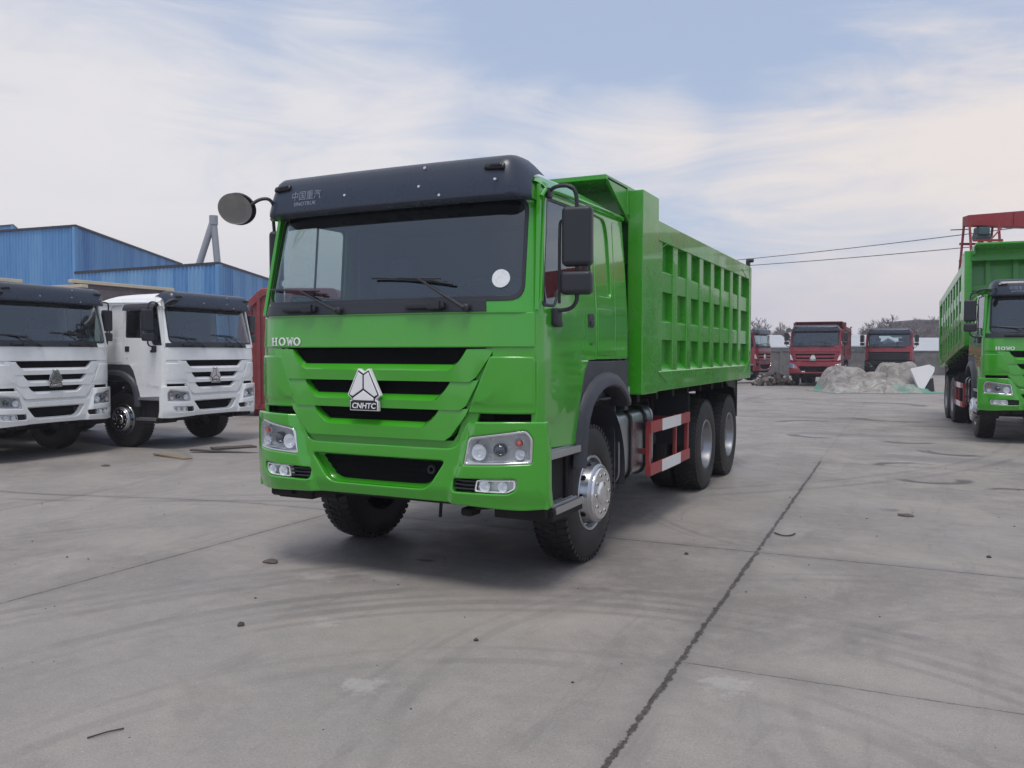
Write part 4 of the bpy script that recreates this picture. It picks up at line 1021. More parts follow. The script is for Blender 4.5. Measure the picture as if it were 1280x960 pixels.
# ------------------------------------------------------------------ blue sheds
def sheet_mat(name, c0, c1, seed):
    m = bpy.data.materials.new(name); t, b = nt(m); N = t.nodes; L = t.links
    tc = N.new('ShaderNodeTexCoord'); sp = N.new('ShaderNodeSeparateXYZ'); L.new(tc.outputs['UV'], sp.inputs[0])
    mu = N.new('ShaderNodeMath'); mu.operation = 'MULTIPLY'; mu.inputs[1].default_value = 1 / .84; L.new(sp.outputs[0], mu.inputs[0])
    fl = N.new('ShaderNodeMath'); fl.operation = 'FLOOR'; L.new(mu.outputs[0], fl.inputs[0])
    wn = N.new('ShaderNodeTexWhiteNoise'); wn.noise_dimensions = '1D'; ad = N.new('ShaderNodeMath'); ad.inputs[1].default_value = seed; L.new(fl.outputs[0], ad.inputs[0]); L.new(ad.outputs[0], wn.inputs['W'])
    ns = N.new('ShaderNodeTexNoise'); ns.inputs['Scale'].default_value = 1.1; ns.inputs['Detail'].default_value = 8; ns.inputs['Roughness'].default_value = .7
    mp = N.new('ShaderNodeMapping'); mp.inputs['Scale'].default_value = (2.5, 2.5, .35); L.new(tc.outputs['Object'], mp.inputs[0]); L.new(mp.outputs[0], ns.inputs['Vector'])
    f = N.new('ShaderNodeMath'); f.operation = 'MULTIPLY_ADD'; L.new(wn.outputs['Value'], f.inputs[0]); f.inputs[1].default_value = .55; L.new(ns.outputs['Fac'], f.inputs[2])
    mr = N.new('ShaderNodeMapRange'); mr.inputs['From Min'].default_value = .35; mr.inputs['From Max'].default_value = 1.1; L.new(f.outputs[0], mr.inputs['Value'])
    mx = N.new('ShaderNodeMix'); mx.data_type = 'RGBA'; mx.inputs['A'].default_value = (*c0, 1); mx.inputs['B'].default_value = (*c1, 1); L.new(mr.outputs[0], mx.inputs['Factor'])
    n2 = N.new('ShaderNodeTexNoise'); n2.inputs['Scale'].default_value = .8; n2.inputs['Detail'].default_value = 9; n2.inputs['Roughness'].default_value = .75; L.new(tc.outputs['Object'], n2.inputs['Vector'])
    m2 = N.new('ShaderNodeMapRange'); m2.inputs['From Min'].default_value = .62; m2.inputs['From Max'].default_value = .75; m2.inputs['To Max'].default_value = .6; L.new(n2.outputs['Fac'], m2.inputs['Value'])
    mx2 = N.new('ShaderNodeMix'); mx2.data_type = 'RGBA'; mx2.inputs['B'].default_value = (.07, .08, .11, 1); L.new(mx.outputs['Result'], mx2.inputs['A']); L.new(m2.outputs[0], mx2.inputs['Factor'])
    L.new(mx2.outputs['Result'], b.inputs['Base Color']); b.inputs['Roughness'].default_value = .45
    return m
def corr_wall(a, b, z0, z1a, z1b, name, mt, parent, dep=.035, pitch=.21):
    """corrugated sheet wall from ground point a to b"""
    a = Vector(a); b = Vector(b); d = (b - a); ln = d.length; d.normalize(); nrm = Vector((d.y, -d.x, 0)); n = max(1, int(ln / pitch)); lo = []; hi = []; us = []
    for i in range(n + 1):
        for (o, h) in ((0, 0), (.45, 0), (.62, 1), (.83, 1)):
            u = (i + o) * ln / n
            if u > ln + 1e-6: break
            zt = z1a + (z1b - z1a) * u / ln; p = a + d * u + nrm * (dep * h); lo.append((p.x, p.y, z0)); hi.append((p.x, p.y, zt)); us.append(u)
    me = bpy.data.meshes.new(name); k = len(lo)
    me.from_pydata(lo + hi, [], [(i, i + 1, k + i + 1, k + i) for i in range(k - 1)])
    uv = me.uv_layers.new(name='UVMap')
    for p in me.polygons:
        for li, vi in zip(p.loop_indices, p.vertices): uv.data[li].uv = (us[vi % k] if vi % k < k else 0, 0 if vi < k else 1)
    me.materials.append(mt); o = bpy.data.objects.new(name, me); COL.objects.link(o); o.parent = parent; return o
BLUE1 = sheet_mat('blue_sheet', (.045, .19, .46), (.15, .35, .60), 3.); BLUE2 = sheet_mat('blue_sheet_worn', (.05, .20, .47), (.19, .38, .61), 11.)
ROOFB = mat('blue_roof_sheet', (.05, .10, .22), .5, dust=.2); TRIMD = mat('dark_trim', (.03, .035, .05), .6); PALE = mat('pale_panel', (.50, .52, .58), .5, dust=.2)
def shed(name, A, B, D, hA, hB, hD, label, wm, z0=-.25, extra=None):
    """A nearest corner, B left end of the front wall, D far end of the right wall"""
    r = empty(name, (A.x, A.y, z0), 0, label, 'building'); o = Vector((A.x, A.y, z0)); a = A - o; b = B - o; d = D - o; c = b + d - a; a.z = b.z = c.z = d.z = 0
    hC = hB + hD - hA
    corr_wall(b, a, 0, hB - z0, hA - z0, 'front_wall', wm, r); corr_wall(a, d, 0, hA - z0, hD - z0, 'side_wall', wm, r); corr_wall(d, c, 0, hD - z0, hC - z0, 'back_wall', wm, r); corr_wall(c, b, 0, hC - z0, hB - z0, 'end_wall', wm, r)
    ctr = (a + b + c + d) / 4; hs = [hA, hB, hC, hD]; ps = []
    for p, h in zip((a, b, c, d), hs):
        q = ctr + (p - ctr) * 1.012; ps.append(Vector((q.x, q.y, h - z0 - .05)))
    m = M(); m.hexa([tuple(p) for p in ps] + [tuple(p + Vector((0, 0, .10))) for p in ps]); m.build('roof', TRIMD, r, recalc=True)
    m = M(); ps2 = [ctr + (p - ctr) * .985 for p in ps]; m.hexa([(p.x, p.y, p.z + .08) for p in ps2] + [(p.x, p.y, p.z + .16) for p in ps2]); m.build('roof_sheet', ROOFB, r, recalc=True)
    for p, h in ((a, hA),):
        m = M(); m.box(a.x - .09, a.x + .09, a.y - .09, a.y + .09, 0, hA - z0 - .05, .01); m.build('corner_trim', wm, r)
    return r
def hz(py, d): return at(640, py, d).z
A = gx(97, 42.); B0 = gx(0, 43.9); D0 = gx(228, 60.); B = A + (B0 - A) * 4
shed('blue_shed', A, B, D0, hz(284, 42), hz(284, 42) + (hz(291, 43.9) - hz(284, 42)) * 4, hz(331, 60), 'long blue corrugated steel shed behind the white trucks, taller one', BLUE1)
A = gx(275, 31.5); B = gx(97, 35.4); D = A + (gx(328, 37.3) - A) * 1.6
s2 = shed('blue_shed', A, B, D, hz(330, 31.5), hz(342, 35.4), hz(330, 31.5) + (hz(347, 37.3) - hz(330, 31.5)) * 1.6, 'lower blue corrugated shed with worn stained sheets, beside the green truck cab', BLUE2)
A = gx(20, 75); shed('blue_shed', A, gx(-160, 80), gx(40, 95), hz(283, 75), hz(298, 80), hz(300, 95), 'far blue shed roof just showing over the taller shed at the left edge', BLUE1)
# grey A-frame pipe
r = empty('pipe_frame', gx(266, 40), 0, 'grey steel pipe frame like an upturned V behind the lower blue shed', 'pipe frame'); o = Vector(r.location)
top = at(267, 277, 40) - o; m = M()
L_ = at(232, 385, 40) - o; R_ = at(277, 385, 40) - o
def ext(p): return p + (p - top) * ((0 - p.z) / (p.z - top.z))
L_ = ext(L_); R_ = ext(R_)
PG = mat('grey_pipe', (.30, .32, .36), .6, dust=.25)
m.tube([top + Vector((.0, 0, .1)), L_], .16, 12); m.build('strut', PG, r, wn=False); m = M(); m.tube([top, R_], .16, 12); m.build('strut', PG, r, wn=False)
m = M(); m.tube([top + Vector((0, 0, -.15)), top + Vector((0, 0, .28))], .20, 14); m.build('pipe_head', PG, r, wn=False)

# dark red steel body behind the white truck
r = gx(364, 24); d_ = Vector((RV.x, RV.y, 0)).normalized(); n_ = Vector((FV.x, FV.y, 0)).normalized()
m = M(); w0 = 1.45; zt = hz(352, 24); zm = hz(378, 24)
prof = rp([(-w0 + .62, zt - .0), (-w0 - .02, zm), (-w0 - .25, .35), (-w0 + .1, .2), (w0, .2), (w0 + .1, zm), (w0 - .2, zt)], .10, 4)
m.plate([prof], 0, 3.2, .04); m.plate([[(x * .97, z * .98) for x, z in prof], [(x * .9, .15 + z * .90) for x, z in prof]], -.06, .08, .01)
for x in (-.9, 0, .9): m.box(x - .05, x + .05, -.08, .02, .3, zt - .12, .01)
for i in range(14): m.lathe([(0, .03), (-.03, .025), (-.035, 0)], (-1.62 + .014 * i, -.06, .5 + i * .14), 'y', 8)
for x in (-1., 1.):
    for y in (.4, 2.8): m.box(x - .15, x + .15, y - .15, y + .15, 0, .24, .01)
o = m.build('steel_tipper_body', mat('faded_red_steel', (.24, .035, .042), .5, dust=.2, var=.2)); o.location = Vector((r.x, r.y, ground_z(r.x, r.y))); o.rotation_euler.z = math.atan2(d_.y, d_.x); tag(o, 'dark red steel tipper body standing on the ground behind the second white truck', 'steel body')

# scrap under and behind the white trucks
SCR = mat('scrap_dark', (.07, .06, .055), .8, var=.4, vscale=12); WOOD = mat('old_board', (.22, .17, .12), .85, var=.3, vscale=10)
rnd = random.Random(12)
def board(px, py, L0, W0, ang, mt, name, label, cat, z=.0, group=None, th=.03):
    q = ground_px(px, py); m = M(); m.box(-L0 / 2, L0 / 2, -W0 / 2, W0 / 2, 0, th, .005); o = m.build(name, mt); o.location = q + Vector((0, 0, z + .004)); o.rotation_euler = (rnd.uniform(-.02, .02), rnd.uniform(0, .06), ang); tag(o, label, cat, group)
board(281, 553, 1.3, .12, .35, SCR, 'scrap_plank', 'dark plank on the ground under the nose of the second white truck', 'plank')
board(292, 548, .8, .3, 1.1, SCR, 'scrap_sheet', 'crumpled dark sheet beside the plank under the second white truck', 'scrap sheet')
board(215, 558, 1.0, .16, -.2, WOOD, 'scrap_board', 'pale board on the ground between the white trucks', 'board')

# ------------------------------------------------------------------ far end of the yard
# tarpaulin heap
def heap(name, c, wx, wy_, h, mt, label, ang, seed=0, lumps=()):
    N_ = 150; rows = []
    for j in range(N_ // 2 + 1):
        row = []
        for i in range(N_ + 1):
            u = -1 + 2 * i / N_; v = -1 + 4 * j / N_
            z = 0
            for (lu, lv, lr, lh, p) in lumps:
                d = (abs((u - lu) / lr) ** p + abs((v - lv) / (lr * 1.6)) ** p) ** (1 / p); z = max(z, lh * (1 - sstep(.45, 1.0, d)))
            q = Vector((u * 3 + seed, v * 2, 0)); f = noise.fractal(q * .9, 1., 2.1, 3)
            w1 = noise.noise(Vector((u * 2.2 + seed, v * 2.2, 1.)))
            rid = (1 - abs(noise.noise(Vector((u * 4.2 + w1 * 2.0 + v * 1.5, v * 1.3 - u * 1.2, 3.)))) * 2.2); rid2 = (1 - abs(noise.noise(Vector((u * 15 + w1 * 4, v * 4 + u * 3, 8.)))) * 2.2)
            edge = sstep(1.0, .84, max(abs(u), abs(v)))
            slope = 1. if 0 < z < 5 else 0.
            zz = z * (1 + .10 * f) + (.12 * rid + .035 * rid2) * edge * (.35 + .65 * min(1, z * 1.5)); zz = max(zz * edge, .0) + .012
            row.append((u * wx / 2 * (1 + .05 * f), v * wy_ / 2, zz))
        rows.append(row)
    m = M(); m.grid(rows)
    o = m.build(name, mt, wn=False, smooth=50); o.location = c; o.rotation_euler.z = ang; tag(o, label, 'tarpaulin heap'); return o
def tarp_mat():
    m = bpy.data.materials.new('tarpaulin'); t, b = nt(m); N = t.nodes; L = t.links
    tc = N.new('ShaderNodeTexCoord'); ns = N.new('ShaderNodeTexNoise'); ns.inputs['Scale'].default_value = 1.5; ns.inputs['Detail'].default_value = 6; ns.inputs['Roughness'].default_value = .6; ns.inputs['Distortion'].default_value = 2.2; mpp = N.new('ShaderNodeMapping'); mpp.inputs['Scale'].default_value = (1, 1, 1.8); mpp.inputs['Rotation'].default_value = (0, .5, 0); L.new(tc.outputs['Object'], mpp.inputs[0]); L.new(mpp.outputs[0], ns.inputs['Vector'])
    cr = N.new('ShaderNodeValToRGB'); e = cr.color_ramp.elements; e[0].position = .30; e[0].color = (.13, .12, .115, 1); e[1].position = .70; e[1].color = (.40, .385, .375, 1); x = e.new(.5); x.color = (.26, .245, .23, 1); L.new(ns.outputs['Fac'], cr.inputs[0])
    n2 = N.new('ShaderNodeTexNoise'); n2.inputs['Scale'].default_value = .8; n2.inputs['Detail'].default_value = 4; L.new(tc.outputs['Object'], n2.inputs['Vector'])
    sp = N.new('ShaderNodeSeparateXYZ'); L.new(tc.outputs['Object'], sp.inputs[0]); m0 = N.new('ShaderNodeMapRange'); m0.inputs['From Min'].default_value = .45; m0.inputs['From Max'].default_value = .10; L.new(sp.outputs[2], m0.inputs['Value'])
    m1 = N.new('ShaderNodeMapRange'); m1.inputs['From Min'].default_value = .48; m1.inputs['From Max'].default_value = .56; L.new(n2.outputs['Fac'], m1.inputs['Value'])
    mu = N.new('ShaderNodeMath'); mu.operation = 'MULTIPLY'; L.new(m0.outputs[0], mu.inputs[0]); L.new(m1.outputs[0], mu.inputs[1])
    mx = N.new('ShaderNodeMix'); mx.data_type = 'RGBA'; L.new(cr.outputs[0], mx.inputs['A']); mx.inputs['B'].default_value = (.10, .26, .20, 1); L.new(mu.outputs[0], mx.inputs['Factor']); L.new(mx.outputs['Result'], b.inputs['Base Color']); b.inputs['Roughness'].default_value = .7
    return m
vang = math.atan2(RV.y, RV.x)
heap('tarpaulin_heap', gx(1095, 35.5), 5.0, 3.4, 1.2, tarp_mat(), 'heap covered with grey brown tarpaulin and green netting in front of the red cab', vang, 2.,
     [(-.50, .15, .46, .90, 4.5), (.02, .25, .40, .68, 2.5), (.42, .25, .44, 1.06, 4.), (-.1, .05, .75, .45, 2.5), (.3, -.1, .6, .25, 2.), (-.8, .0, .2, .3, 2)])
p0 = gx(1157, 34.5); m = M(); m.plate([[(-.52, 1.02), (.28, 1.20), (.50, 1.08), (.46, .90), (-.12, .02), (-.20, .02)]], 0, .12, .01)
o = m.build('white_board', mat('white_board', (.74, .74, .76), .55, dust=.15)); o.location = p0; o.rotation_euler = (rad(-14), 0, vang); tag(o, 'white slab leaning on its corner at the right end of the tarpaulin heap', 'board')
m = M(); m.hexa([(-.35, .15, 0), (.45, .1, 0), (.5, .9, 0), (-.3, .9, 0), (-.1, .2, .35), (.42, .2, .62), (.45, .7, .55), (-.1, .7, .3)], .03); o = m.build('black_block', mat('black_block', (.025, .025, .03), .8)); o.location = p0; o.rotation_euler.z = vang; tag(o, 'black block behind the leaning white slab', 'block')
# rubble left of the red truck
m = M(); rnd = random.Random(5)
for i in range(150):
    u = rnd.uniform(-.85, .85); v = rnd.uniform(-.8, .8); h = max(0, .55 * (1 - (u / .85) ** 2)) * rnd.random(); s = rnd.uniform(.06, .20)
    mx = Matrix.Translation((u, v, h + .05)) @ Matrix.Rotation(rnd.uniform(0, 6), 4, (rnd.random(), rnd.random(), rnd.random() + .1)); m.mi = rnd.choice([0, 0, 1, 2]); m.box(-s, s, -s * .6, s * .6, -s * .3, s * .3, .01, 1, mx)
for i in range(14):
    a = Vector((rnd.uniform(-.7, .5), rnd.uniform(-.7, .7), rnd.uniform(.1, .6))); d = Vector((rnd.uniform(-.5, .5), rnd.uniform(-.4, .4), rnd.uniform(-.2, .3))); m.mi = 0; m.tube([a, a + d], .03, 5)
o = m.build('rubble', [SCR, mat('rubble_grey', (.25, .24, .24), .9), mat('rubble_brown', (.13, .10, .085), .9)], smooth=0); o.location = gx(966, 42.5); o.rotation_euler.z = vang; tag(o, kind='stuff')
# boundary wall and pale sheds behind
def ground_line(px, d): p = gx(px, d); return p
WALLM = mat('grimy_concrete_wall', (.12, .12, .125), .9, var=.7, vscale=.7, dust=.55)
def wall(name, a, b, h, th, mt, label, parts=True):
    d = b - a; ln = d.length; ang = math.atan2(d.y, d.x); r = empty(name, a, ang, label, 'wall')
    n = int(ln / 3); m = M(); m.box(0, ln, -th / 2, th / 2, -.05, h, .02); m.build('wall_body', mt, r)
    for i in range(n + 1):
        m = M(); m.box(i * ln / n - .12, i * ln / n + .12, -th / 2 - .06, th / 2 + .06, -.05, h + .05, .015); m.build('pier', mt, r)
    m = M(); m.box(0, ln, -th / 2 - .05, th / 2 + .05, h + .003, h + .08, .01); m.build('coping', mt, r)
wall('boundary_wall', gx(420, 66), gx(1420, 60), 1.72, .2, WALLM, 'grimy grey concrete wall across the far end of the yard')
SHM = mat('pale_shed_wall', (.30, .315, .34), .8, var=.2, vscale=.6, dust=.2); SHR = mat('pale_shed_roof', (.42, .44, .48), .6, var=.15, vscale=.5)
def lowshed(pa, pb, d, zt, zw, label):
    a = gx(pa, d); b = gx(pb, d); v = b - a; ln = v.length; r = empty('low_shed', a, math.atan2(v.y, v.x), label, 'building')
    m = M(); m.box(0, ln, 0, 9, 0, zw); m.build('wall', SHM, r); m = M(); m.hexa([(-.3, -.4, zw), (ln + .3, -.4, zw), (ln + .3, 4.5, zt), (-.3, 4.5, zt), (-.3, -.4, zw + .1), (ln + .3, -.4, zw + .1), (ln + .3, 4.5, zt + .1), (-.3, 4.5, zt + .1)]); m.hexa([(-.3, 4.5, zt), (ln + .3, 4.5, zt), (ln + .3, 9.4, zw), (-.3, 9.4, zw), (-.3, 4.5, zt + .1), (ln + .3, 4.5, zt + .1), (ln + .3, 9.4, zw + .1), (-.3, 9.4, zw + .1)]); m.build('roof', SHR, r, recalc=True)
    for k in range(int(ln / 4)):
        m = M(); m.box(k * 4 + 1.2, k * 4 + 2.6, -.03, .02, .8, 1.9, .01); m.build('window', mat('dim_window', (.03, .035, .045), .15), r)
lowshed(930, 990, 82, 3.35, 2.1, 'pale low shed behind the wall, left of the red dump truck')
lowshed(1052, 1130, 80, 3.35, 2.2, 'pale low shed behind the wall, between the two red trucks')
lowshed(1142, 1290, 74, 2.95, 1.7, 'long pale low shed behind the wall beside the second green truck')
# far brown block of flats behind the trees
a = gx(1146, 128); b = gx(1260, 128); v = b - a; r = empty('far_building', a, math.atan2(v.y, v.x), 'flat roofed dim building among bare trees near the second green truck', 'building')
FB = mat('far_brown_render', (.17, .15, .16), .9, var=.15, vscale=.3); ln = v.length; m = M(); m.box(0, ln, 0, 10, 0, hz(402, 128), .05); m.build('wall', FB, r)
m = M(); m.box(-.3, ln + .3, -.3, 10.3, hz(402, 128) + .003, hz(402, 128) + .35, .05); m.build('roof', FB, r)
for k in range(6):
    for z in (1.2, 3.6): m = M(); m.box(1 + k * 2.2, 2.1 + k * 2.2, -.04, .02, z, z + 1.2, .01); m.build('window', MATS['dim_window'], r)

# bare trees
BARK = mat('grey_bark', (.085, .075, .08), .95); TWIG = mat('bare_twigs', (.19, .165, .175), .95)
def tree_mesh(seed, h, spread=.55, levels=5):
    rnd = random.Random(seed); T = M(); C_ = M()
    def br(M_, p, d, ln, r, lv):
        q = p + d * ln * .5 + Vector((rnd.uniform(-.05, .05), rnd.uniform(-.05, .05), 0)) * ln; e = q + (d + Vector((rnd.uniform(-.2, .2), rnd.uniform(-.2, .2), .1))).normalized() * ln * .5
        M_.tube([p, q, e], r, 5 if lv < 2 else 3, caps=False, radii=[r, r * .8, r * .6])
        if lv >= levels: return
        for k in range(rnd.choice([3, 4, 4]) if lv < 3 else 3):
            a = rnd.uniform(0, 6.28); t = rnd.uniform(.35, 1.); nd = (d * rnd.uniform(.7, 1.1) + Vector((math.cos(a), math.sin(a), rnd.uniform(0, .35))) * spread).normalized()
            s = p.lerp(q, t * 2) if t < .5 else q.lerp(e, t * 2 - 1)
            br(C_, s, nd, ln * rnd.uniform(.55, .75), max(r * .55, .022), lv + 1)
    br(T, Vector((0, 0, 0)), Vector((rnd.uniform(-.05, .05), 0, 1)).normalized(), h * .42, h * .022, 0)
    def done(M_, n, mt):
        me = bpy.data.meshes.new(n); M_.bm.to_mesh(me); M_.bm.free(); me.materials.append(mt); return me
    return done(T, 'trunk', BARK), done(C_, 'crown', TWIG)
protos = [tree_mesh(s, h, sp) for s, h, sp in ((1, 6.5, .6), (2, 6.0, .8), (3, 7.0, .45), (4, 5.6, .7))]
def plant(px, d, sc_, k, label, group):
    t, c_ = protos[k % 4]; r = empty('bare_tree', gx(px, d), rnd.uniform(0, 6.28), label, 'tree', group)
    r.scale = (sc_, sc_, sc_)
    for n, me in (('trunk', t), ('crown', c_)):
        o = bpy.data.objects.new(n, me); COL.objects.link(o); o.parent = r
rnd = random.Random(21)
lab = {0: 'bare grey winter tree behind the wall between the green truck and the red dump truck', 1: 'bare winter tree behind the wall in the gap between the two red trucks', 2: 'bare brownish tree in the dense row behind the red cab and the leaning slab'}
i = 0
for px in (944, 957, 966, 975, 984, 992): plant(px, rnd.uniform(92, 108), rnd.uniform(.85, 1.02), i, lab[0], 'bare trees left of the red dump truck'); i += 1
for px in (1050, 1059, 1068, 1077, 1086): plant(px, rnd.uniform(95, 108), rnd.uniform(.72, .9), i, lab[1], 'bare trees between the red trucks'); i += 1
for px in (1092, 1098, 1104, 1110, 1116, 1122, 1128, 1134, 1140, 1146, 1152, 1158, 1164, 1170, 1176, 1182): plant(px, rnd.uniform(90, 118), rnd.uniform(.92, 1.12), i, lab[2], 'dense row of bare trees behind the red cab'); i += 1
for px in (1002, 1014, 1028, 1042, 1200, 1215): plant(px, rnd.uniform(100, 118), rnd.uniform(.7, .9), i, 'bare winter tree showing just over the top of a parked truck', 'bare trees above the truck roofs'); i += 1

# ------------------------------------------------------------------ red gantry
CR = mat('crane_red', (.26, .018, .022), .5, dust=.15, var=.2)
d0 = 27.; base = gx(1222, d0); r = empty('gantry_crane', base, vang - rad(3), 'red steel gantry crane beam above the second green truck at the right edge', 'gantry crane')
zt = hz(270.5, d0); zb = hz(283, d0); m = M()
m.hexa([(-.50, -.2, zb), (9, -.2, zb - .35), (9, .2, zb - .35), (-.50, .2, zb), (-.50, -.2, zt), (9, -.2, zt + .70), (9, .2, zt + .70), (-.50, .2, zt)], .02)
for k in range(7): m.box(.9 + k * 1.2, .94 + k * 1.2, -.23, .23, zb - .05, zt + .05)
m.build('girder', CR, r)
m = M()
for x in (-.45, .45): 
    for y in (-.35, .35): m.tube([(x, y * .5, zb + .1), (x * 1.0, y * 3.2, 0)], .038, 6)
for z in (zb - 1.1, zb - .55):
    for y in (-.45, .45): m.box(-.45, .45, y - .03, y + .03, z, z + .07)
for y in (-.4, .4): m.tube([(-.45, y, zb - 1.1), (.45, y, zb - .1)], .025, 5)
m.build('end_frame', CR, r)
m = M(); m.box(-.16, .2, -.2, .2, zb - .30, zb - .04, .05); m.tube([(-.22, 0, zb - .36), (.26, 0, zb - .36)], .13, 12); m.build('hoist_motor', mat('hoist_teal', (.05, .09, .10), .5), r)
m = M(); m.box(-.24, .26, -.15, .15, zb - .90, zb - .70, .03); m.box(-.06, .06, -.06, .06, zb - .70, zb - .49); m.build('trolley', CR, r)
m = M(); m.tube([(-.95, 0, zb - .12), (-.4, 0, zb - .10)], .018, 6); m.build('conductor_bar', TRIMD, r)
m = M()
for y in (-1.1, 1.1): m.box(8.4, 8.7, y - .15, y + .15, 0, zb, .02)
m.build('far_leg', CR, r)

# power lines with their poles
PW = mat('cable_black', (.05, .05, .06), .6); PO = mat('concrete_pole', (.28, .27, .26), .9)
pa = gx(895, 60); pb = gx(1520, 34)
pA = [at(895, 327.5, 60), at(895, 334.5, 60)]; pB = [at(1520, 251, 34), at(1520, 277, 34)]
for k, (p, tops, lb) in enumerate(((pa, pA, 'concrete power pole behind the green dump box'), (pb, pB, 'concrete power pole standing right of the yard'))):
    r = empty('power_pole', p, 0, lb, 'power pole'); m = M(); m.tube([(0, 0, 0), (0, 0, tops[0].z + (.05 if k == 0 else .3))], .14, 12, radii=[.17, .11]); m.build('pole', PO, r, wn=False)
    m = M(); m.box(-.6, .6, -.05, .05, tops[0].z - .12, tops[0].z - .05, .01); m.build('crossarm', PO, r)
for k in range(2):
    a, b = pA[k], pB[k]; m = M(); pts = []
    for i in range(25): t = i / 24; q = a.lerp(b, t); q.z -= .16 * 4 * t * (1 - t); pts.append(q)
    m.tube(pts, .022, 5); tag(m.build('power_line', PW, wn=False), ('upper thin' if k == 0 else 'lower thicker') + ' black power line crossing the sky right of the dump box', 'power line', 'power lines')

# ------------------------------------------------------------------ thin winter haze
HZ = bpy.data.materials.new('haze'); HZ.use_nodes = True; t = HZ.node_tree; t.nodes.clear(); o_ = t.nodes.new('ShaderNodeOutputMaterial'); v_ = t.nodes.new('ShaderNodeVolumePrincipled')
v_.inputs['Color'].default_value = (.86, .86, .95, 1); v_.inputs['Density'].default_value = .0013; v_.inputs['Anisotropy'].default_value = .2; t.links.new(v_.outputs[0], o_.inputs['Volume'])
m = M(); m.box(-160, 160, -60, 190, -1.3, 14); tag(m.build('haze', HZ, smooth=0), kind='stuff')

# ------------------------------------------------------------------ sky and light
w = bpy.data.worlds.new('World'); sc.world = w; w.use_nodes = True; t = w.node_tree; N = t.nodes; L = t.links; N.clear()
SUN_EL, SUN_AZ = 70., 160.  # azimuth measured from +Y towards +X
out = N.new('ShaderNodeOutputWorld'); bg = N.new('ShaderNodeBackground'); bg.inputs['Strength'].default_value = .1; L.new(bg.outputs[0], out.inputs[0])
sky = N.new('ShaderNodeTexSky'); sky.sky_type = 'NISHITA'; sky.sun_disc = False; sky.sun_elevation = rad(SUN_EL); sky.sun_rotation = rad(SUN_AZ); sky.dust_density = 2.; sky.air_density = 1.
tc = N.new('ShaderNodeTexCoord'); D = tc.outputs['Generated']
sp = N.new('ShaderNodeSeparateXYZ'); L.new(D, sp.inputs[0]); Z = sp.outputs[2]
def W_m(op, a, b=None, clamp=False):
    n = N.new('ShaderNodeMath'); n.operation = op; n.use_clamp = clamp
    for i, v in enumerate((a, b)):
        if v is None: continue
        if isinstance(v, (int, float)): n.inputs[i].default_value = v
        else: L.new(v, n.inputs[i])
    return n.outputs[0]
def W_r(v, a, b, c=0., d=1.):
    n = N.new('ShaderNodeMapRange'); n.interpolation_type = 'SMOOTHSTEP'
    for k, x in zip(('From Min', 'From Max', 'To Min', 'To Max'), (a, b, c, d)): n.inputs[k].default_value = x
    L.new(v, n.inputs['Value']); return n.outputs[0]
def W_n(scale, sc3, det=8, rough=.6, dist=0., loc=(0, 0, 0), rot=(0, 0, 0)):
    mp = N.new('ShaderNodeMapping'); mp.inputs['Scale'].default_value = sc3; mp.inputs['Location'].default_value = loc; mp.inputs['Rotation'].default_value = rot; L.new(D, mp.inputs[0])
    n = N.new('ShaderNodeTexNoise'); n.inputs['Scale'].default_value = scale; n.inputs['Detail'].default_value = det; n.inputs['Roughness'].default_value = rough; n.inputs['Distortion'].default_value = dist; L.new(mp.outputs[0], n.inputs['Vector']); return n.outputs['Fac']
def W_c(f, a, b):
    n = N.new('ShaderNodeMix'); n.data_type = 'RGBA'
    if isinstance(f, (int, float)): n.inputs['Factor'].default_value = f
    else: L.new(f, n.inputs['Factor'])
    for k, v in (('A', a), ('B', b)):
        if isinstance(v, tuple): n.inputs[k].default_value = (*v, 1)
        else: L.new(v, n.inputs[k])
    return n.outputs['Result']
def blob(px, py, r0, r1):
    """1 inside a soft cone of the sky around the direction of a photo pixel"""
    d = (FV + RV * ((px - 640) / FPX) - UV * ((py - 480) / FPX)).normalized()
    vn = N.new('ShaderNodeVectorMath'); vn.operation = 'DOT_PRODUCT'; nn = N.new('ShaderNodeVectorMath'); nn.operation = 'NORMALIZE'; L.new(D, nn.inputs[0]); L.new(nn.outputs[0], vn.inputs[0]); vn.inputs[1].default_value = d
    return W_r(vn.outputs['Value'], math.cos(rad(r1)), math.cos(rad(r0)))
# thin blue upper air
blue = W_c(.7, sky.outputs[0], (3.9, 4.65, 6.2))
big = W_n(1.5, (1, 1, 2.6), 9, .55, .8, (3.1, 0, 1)); fine = W_n(3.2, (1, 1, 4.5), 10, .62, 1.5, (0, 7, 2), (0, .25, 0))
cov = W_m('ADD', W_m('MULTIPLY', big, .55), W_m('MULTIPLY', fine, .45))
bias = W_m('ADD', W_m('MULTIPLY', blob(60, 190, 6, 34), .22), W_m('MULTIPLY', blob(1200, 240, 3, 22), .22))
bias = W_m('ADD', bias, W_m('MULTIPLY', blob(470, 70, 1, 8), .10)); bias = W_m('ADD', bias, W_m('MULTIPLY', blob(740, 110, 1, 9), .13)); bias = W_m('ADD', bias, W_m('MULTIPLY', blob(790, 180, 1, 6), .10))
bias = W_m('SUBTRACT', bias, W_m('MULTIPLY', blob(950, 50, 4, 20), .10)); bias = W_m('SUBTRACT', bias, W_m('MULTIPLY', blob(200, -20, 4, 16), .06))
bias = W_m('SUBTRACT', bias, W_m('MULTIPLY', W_r(Z, .20, .37), .20)); cov = W_m('ADD', cov, bias); cl = W_r(cov, .36, .70)
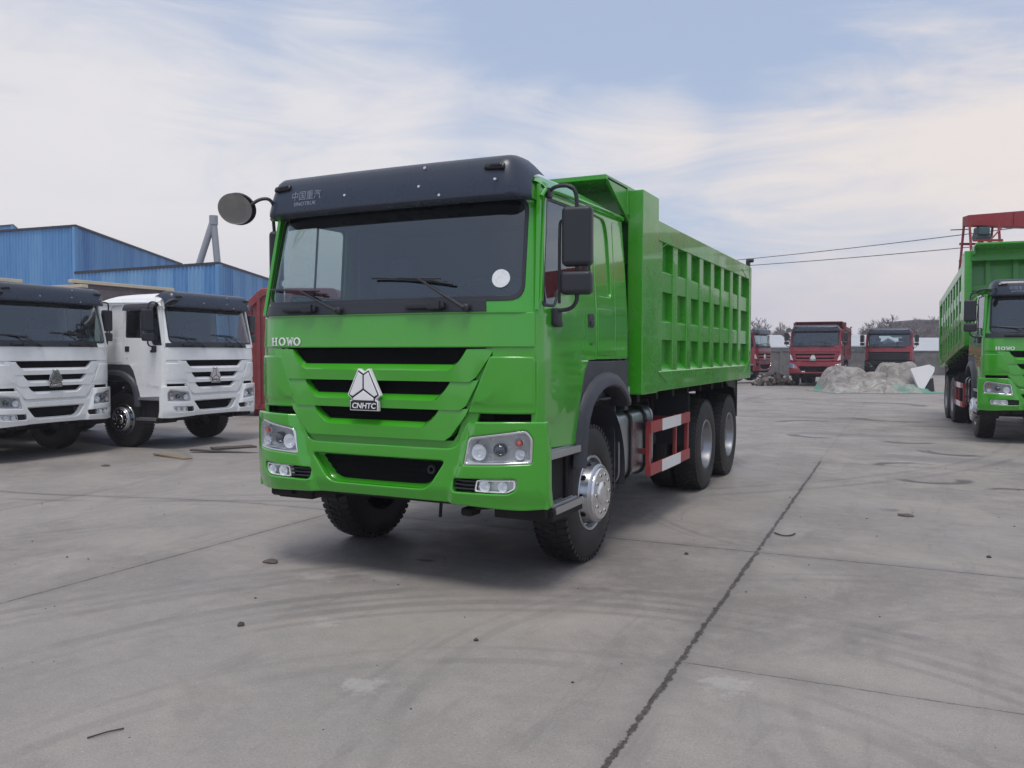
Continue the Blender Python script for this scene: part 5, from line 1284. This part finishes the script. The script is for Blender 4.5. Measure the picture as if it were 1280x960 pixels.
high = W_r(Z, .42, .75); cl = W_m('MAXIMUM', cl, W_m('MULTIPLY', high, .75))
shade = W_n(2.2, (1, 1, 3), 7, .6, .5, (9, 2, 4))
cloudc = W_c(shade, (5.7, 5.65, 5.95), (6.7, 6.55, 6.65))
cloudc = W_c(W_m('MULTIPLY', blob(1150, 260, 4, 24), .8), cloudc, (6.7, 6.15, 5.9)); c1 = W_c(cl, blue, cloudc)
hor = W_r(Z, .0, .15, 1, 0)
hc = W_c(W_n(1.2, (1, 1, 5), 5), (4.5, 4.45, 5.3), (5.4, 5.15, 5.5))
c2 = W_c(W_m('MULTIPLY', hor, .85), c1, hc)
dn = W_r(Z, -.05, 0., 1, 0); c3 = W_c(dn, c2, (1.5, 1.4, 1.45)); L.new(c3, bg.inputs['Color'])
sl = bpy.data.lights.new('sun', 'SUN'); sl.energy = 1.45; sl.angle = rad(20); sl.color = (1, .96, .90); so = bpy.data.objects.new('sun', sl); COL.objects.link(so)
az = rad(SUN_AZ); el = rad(SUN_EL); sd = Vector((math.sin(az) * math.cos(el), math.cos(az) * math.cos(el), math.sin(el))); so.rotation_euler = sd.to_track_quat('Z', 'Y').to_euler()

# ------------------------------------------------------------------ camera
cd = bpy.data.cameras.new('camera'); co = bpy.data.objects.new('camera', cd); COL.objects.link(co)
cd.sensor_width = 36; cd.sensor_fit = 'HORIZONTAL'; cd.lens = FPX * 36 / 1280; cd.clip_start = .05; cd.clip_end = 3000
co.matrix_world = Matrix(((RV.x, UV.x, -FV.x, CAM.x), (RV.y, UV.y, -FV.y, CAM.y), (RV.z, UV.z, -FV.z, CAM.z), (0, 0, 0, 1)))
sc.camera = co
sc.render.engine = 'CYCLES'; sc.cycles.max_bounces = 8; sc.cycles.transparent_max_bounces = 12; sc.cycles.use_denoising = True; sc.cycles.sample_clamp_indirect = 6
sc.view_settings.view_transform = 'Standard'; sc.view_settings.look = 'None'; sc.view_settings.exposure = .36; sc.view_settings.gamma = 1.
try: sc.view_settings.use_curve_mapping = False
except Exception: pass
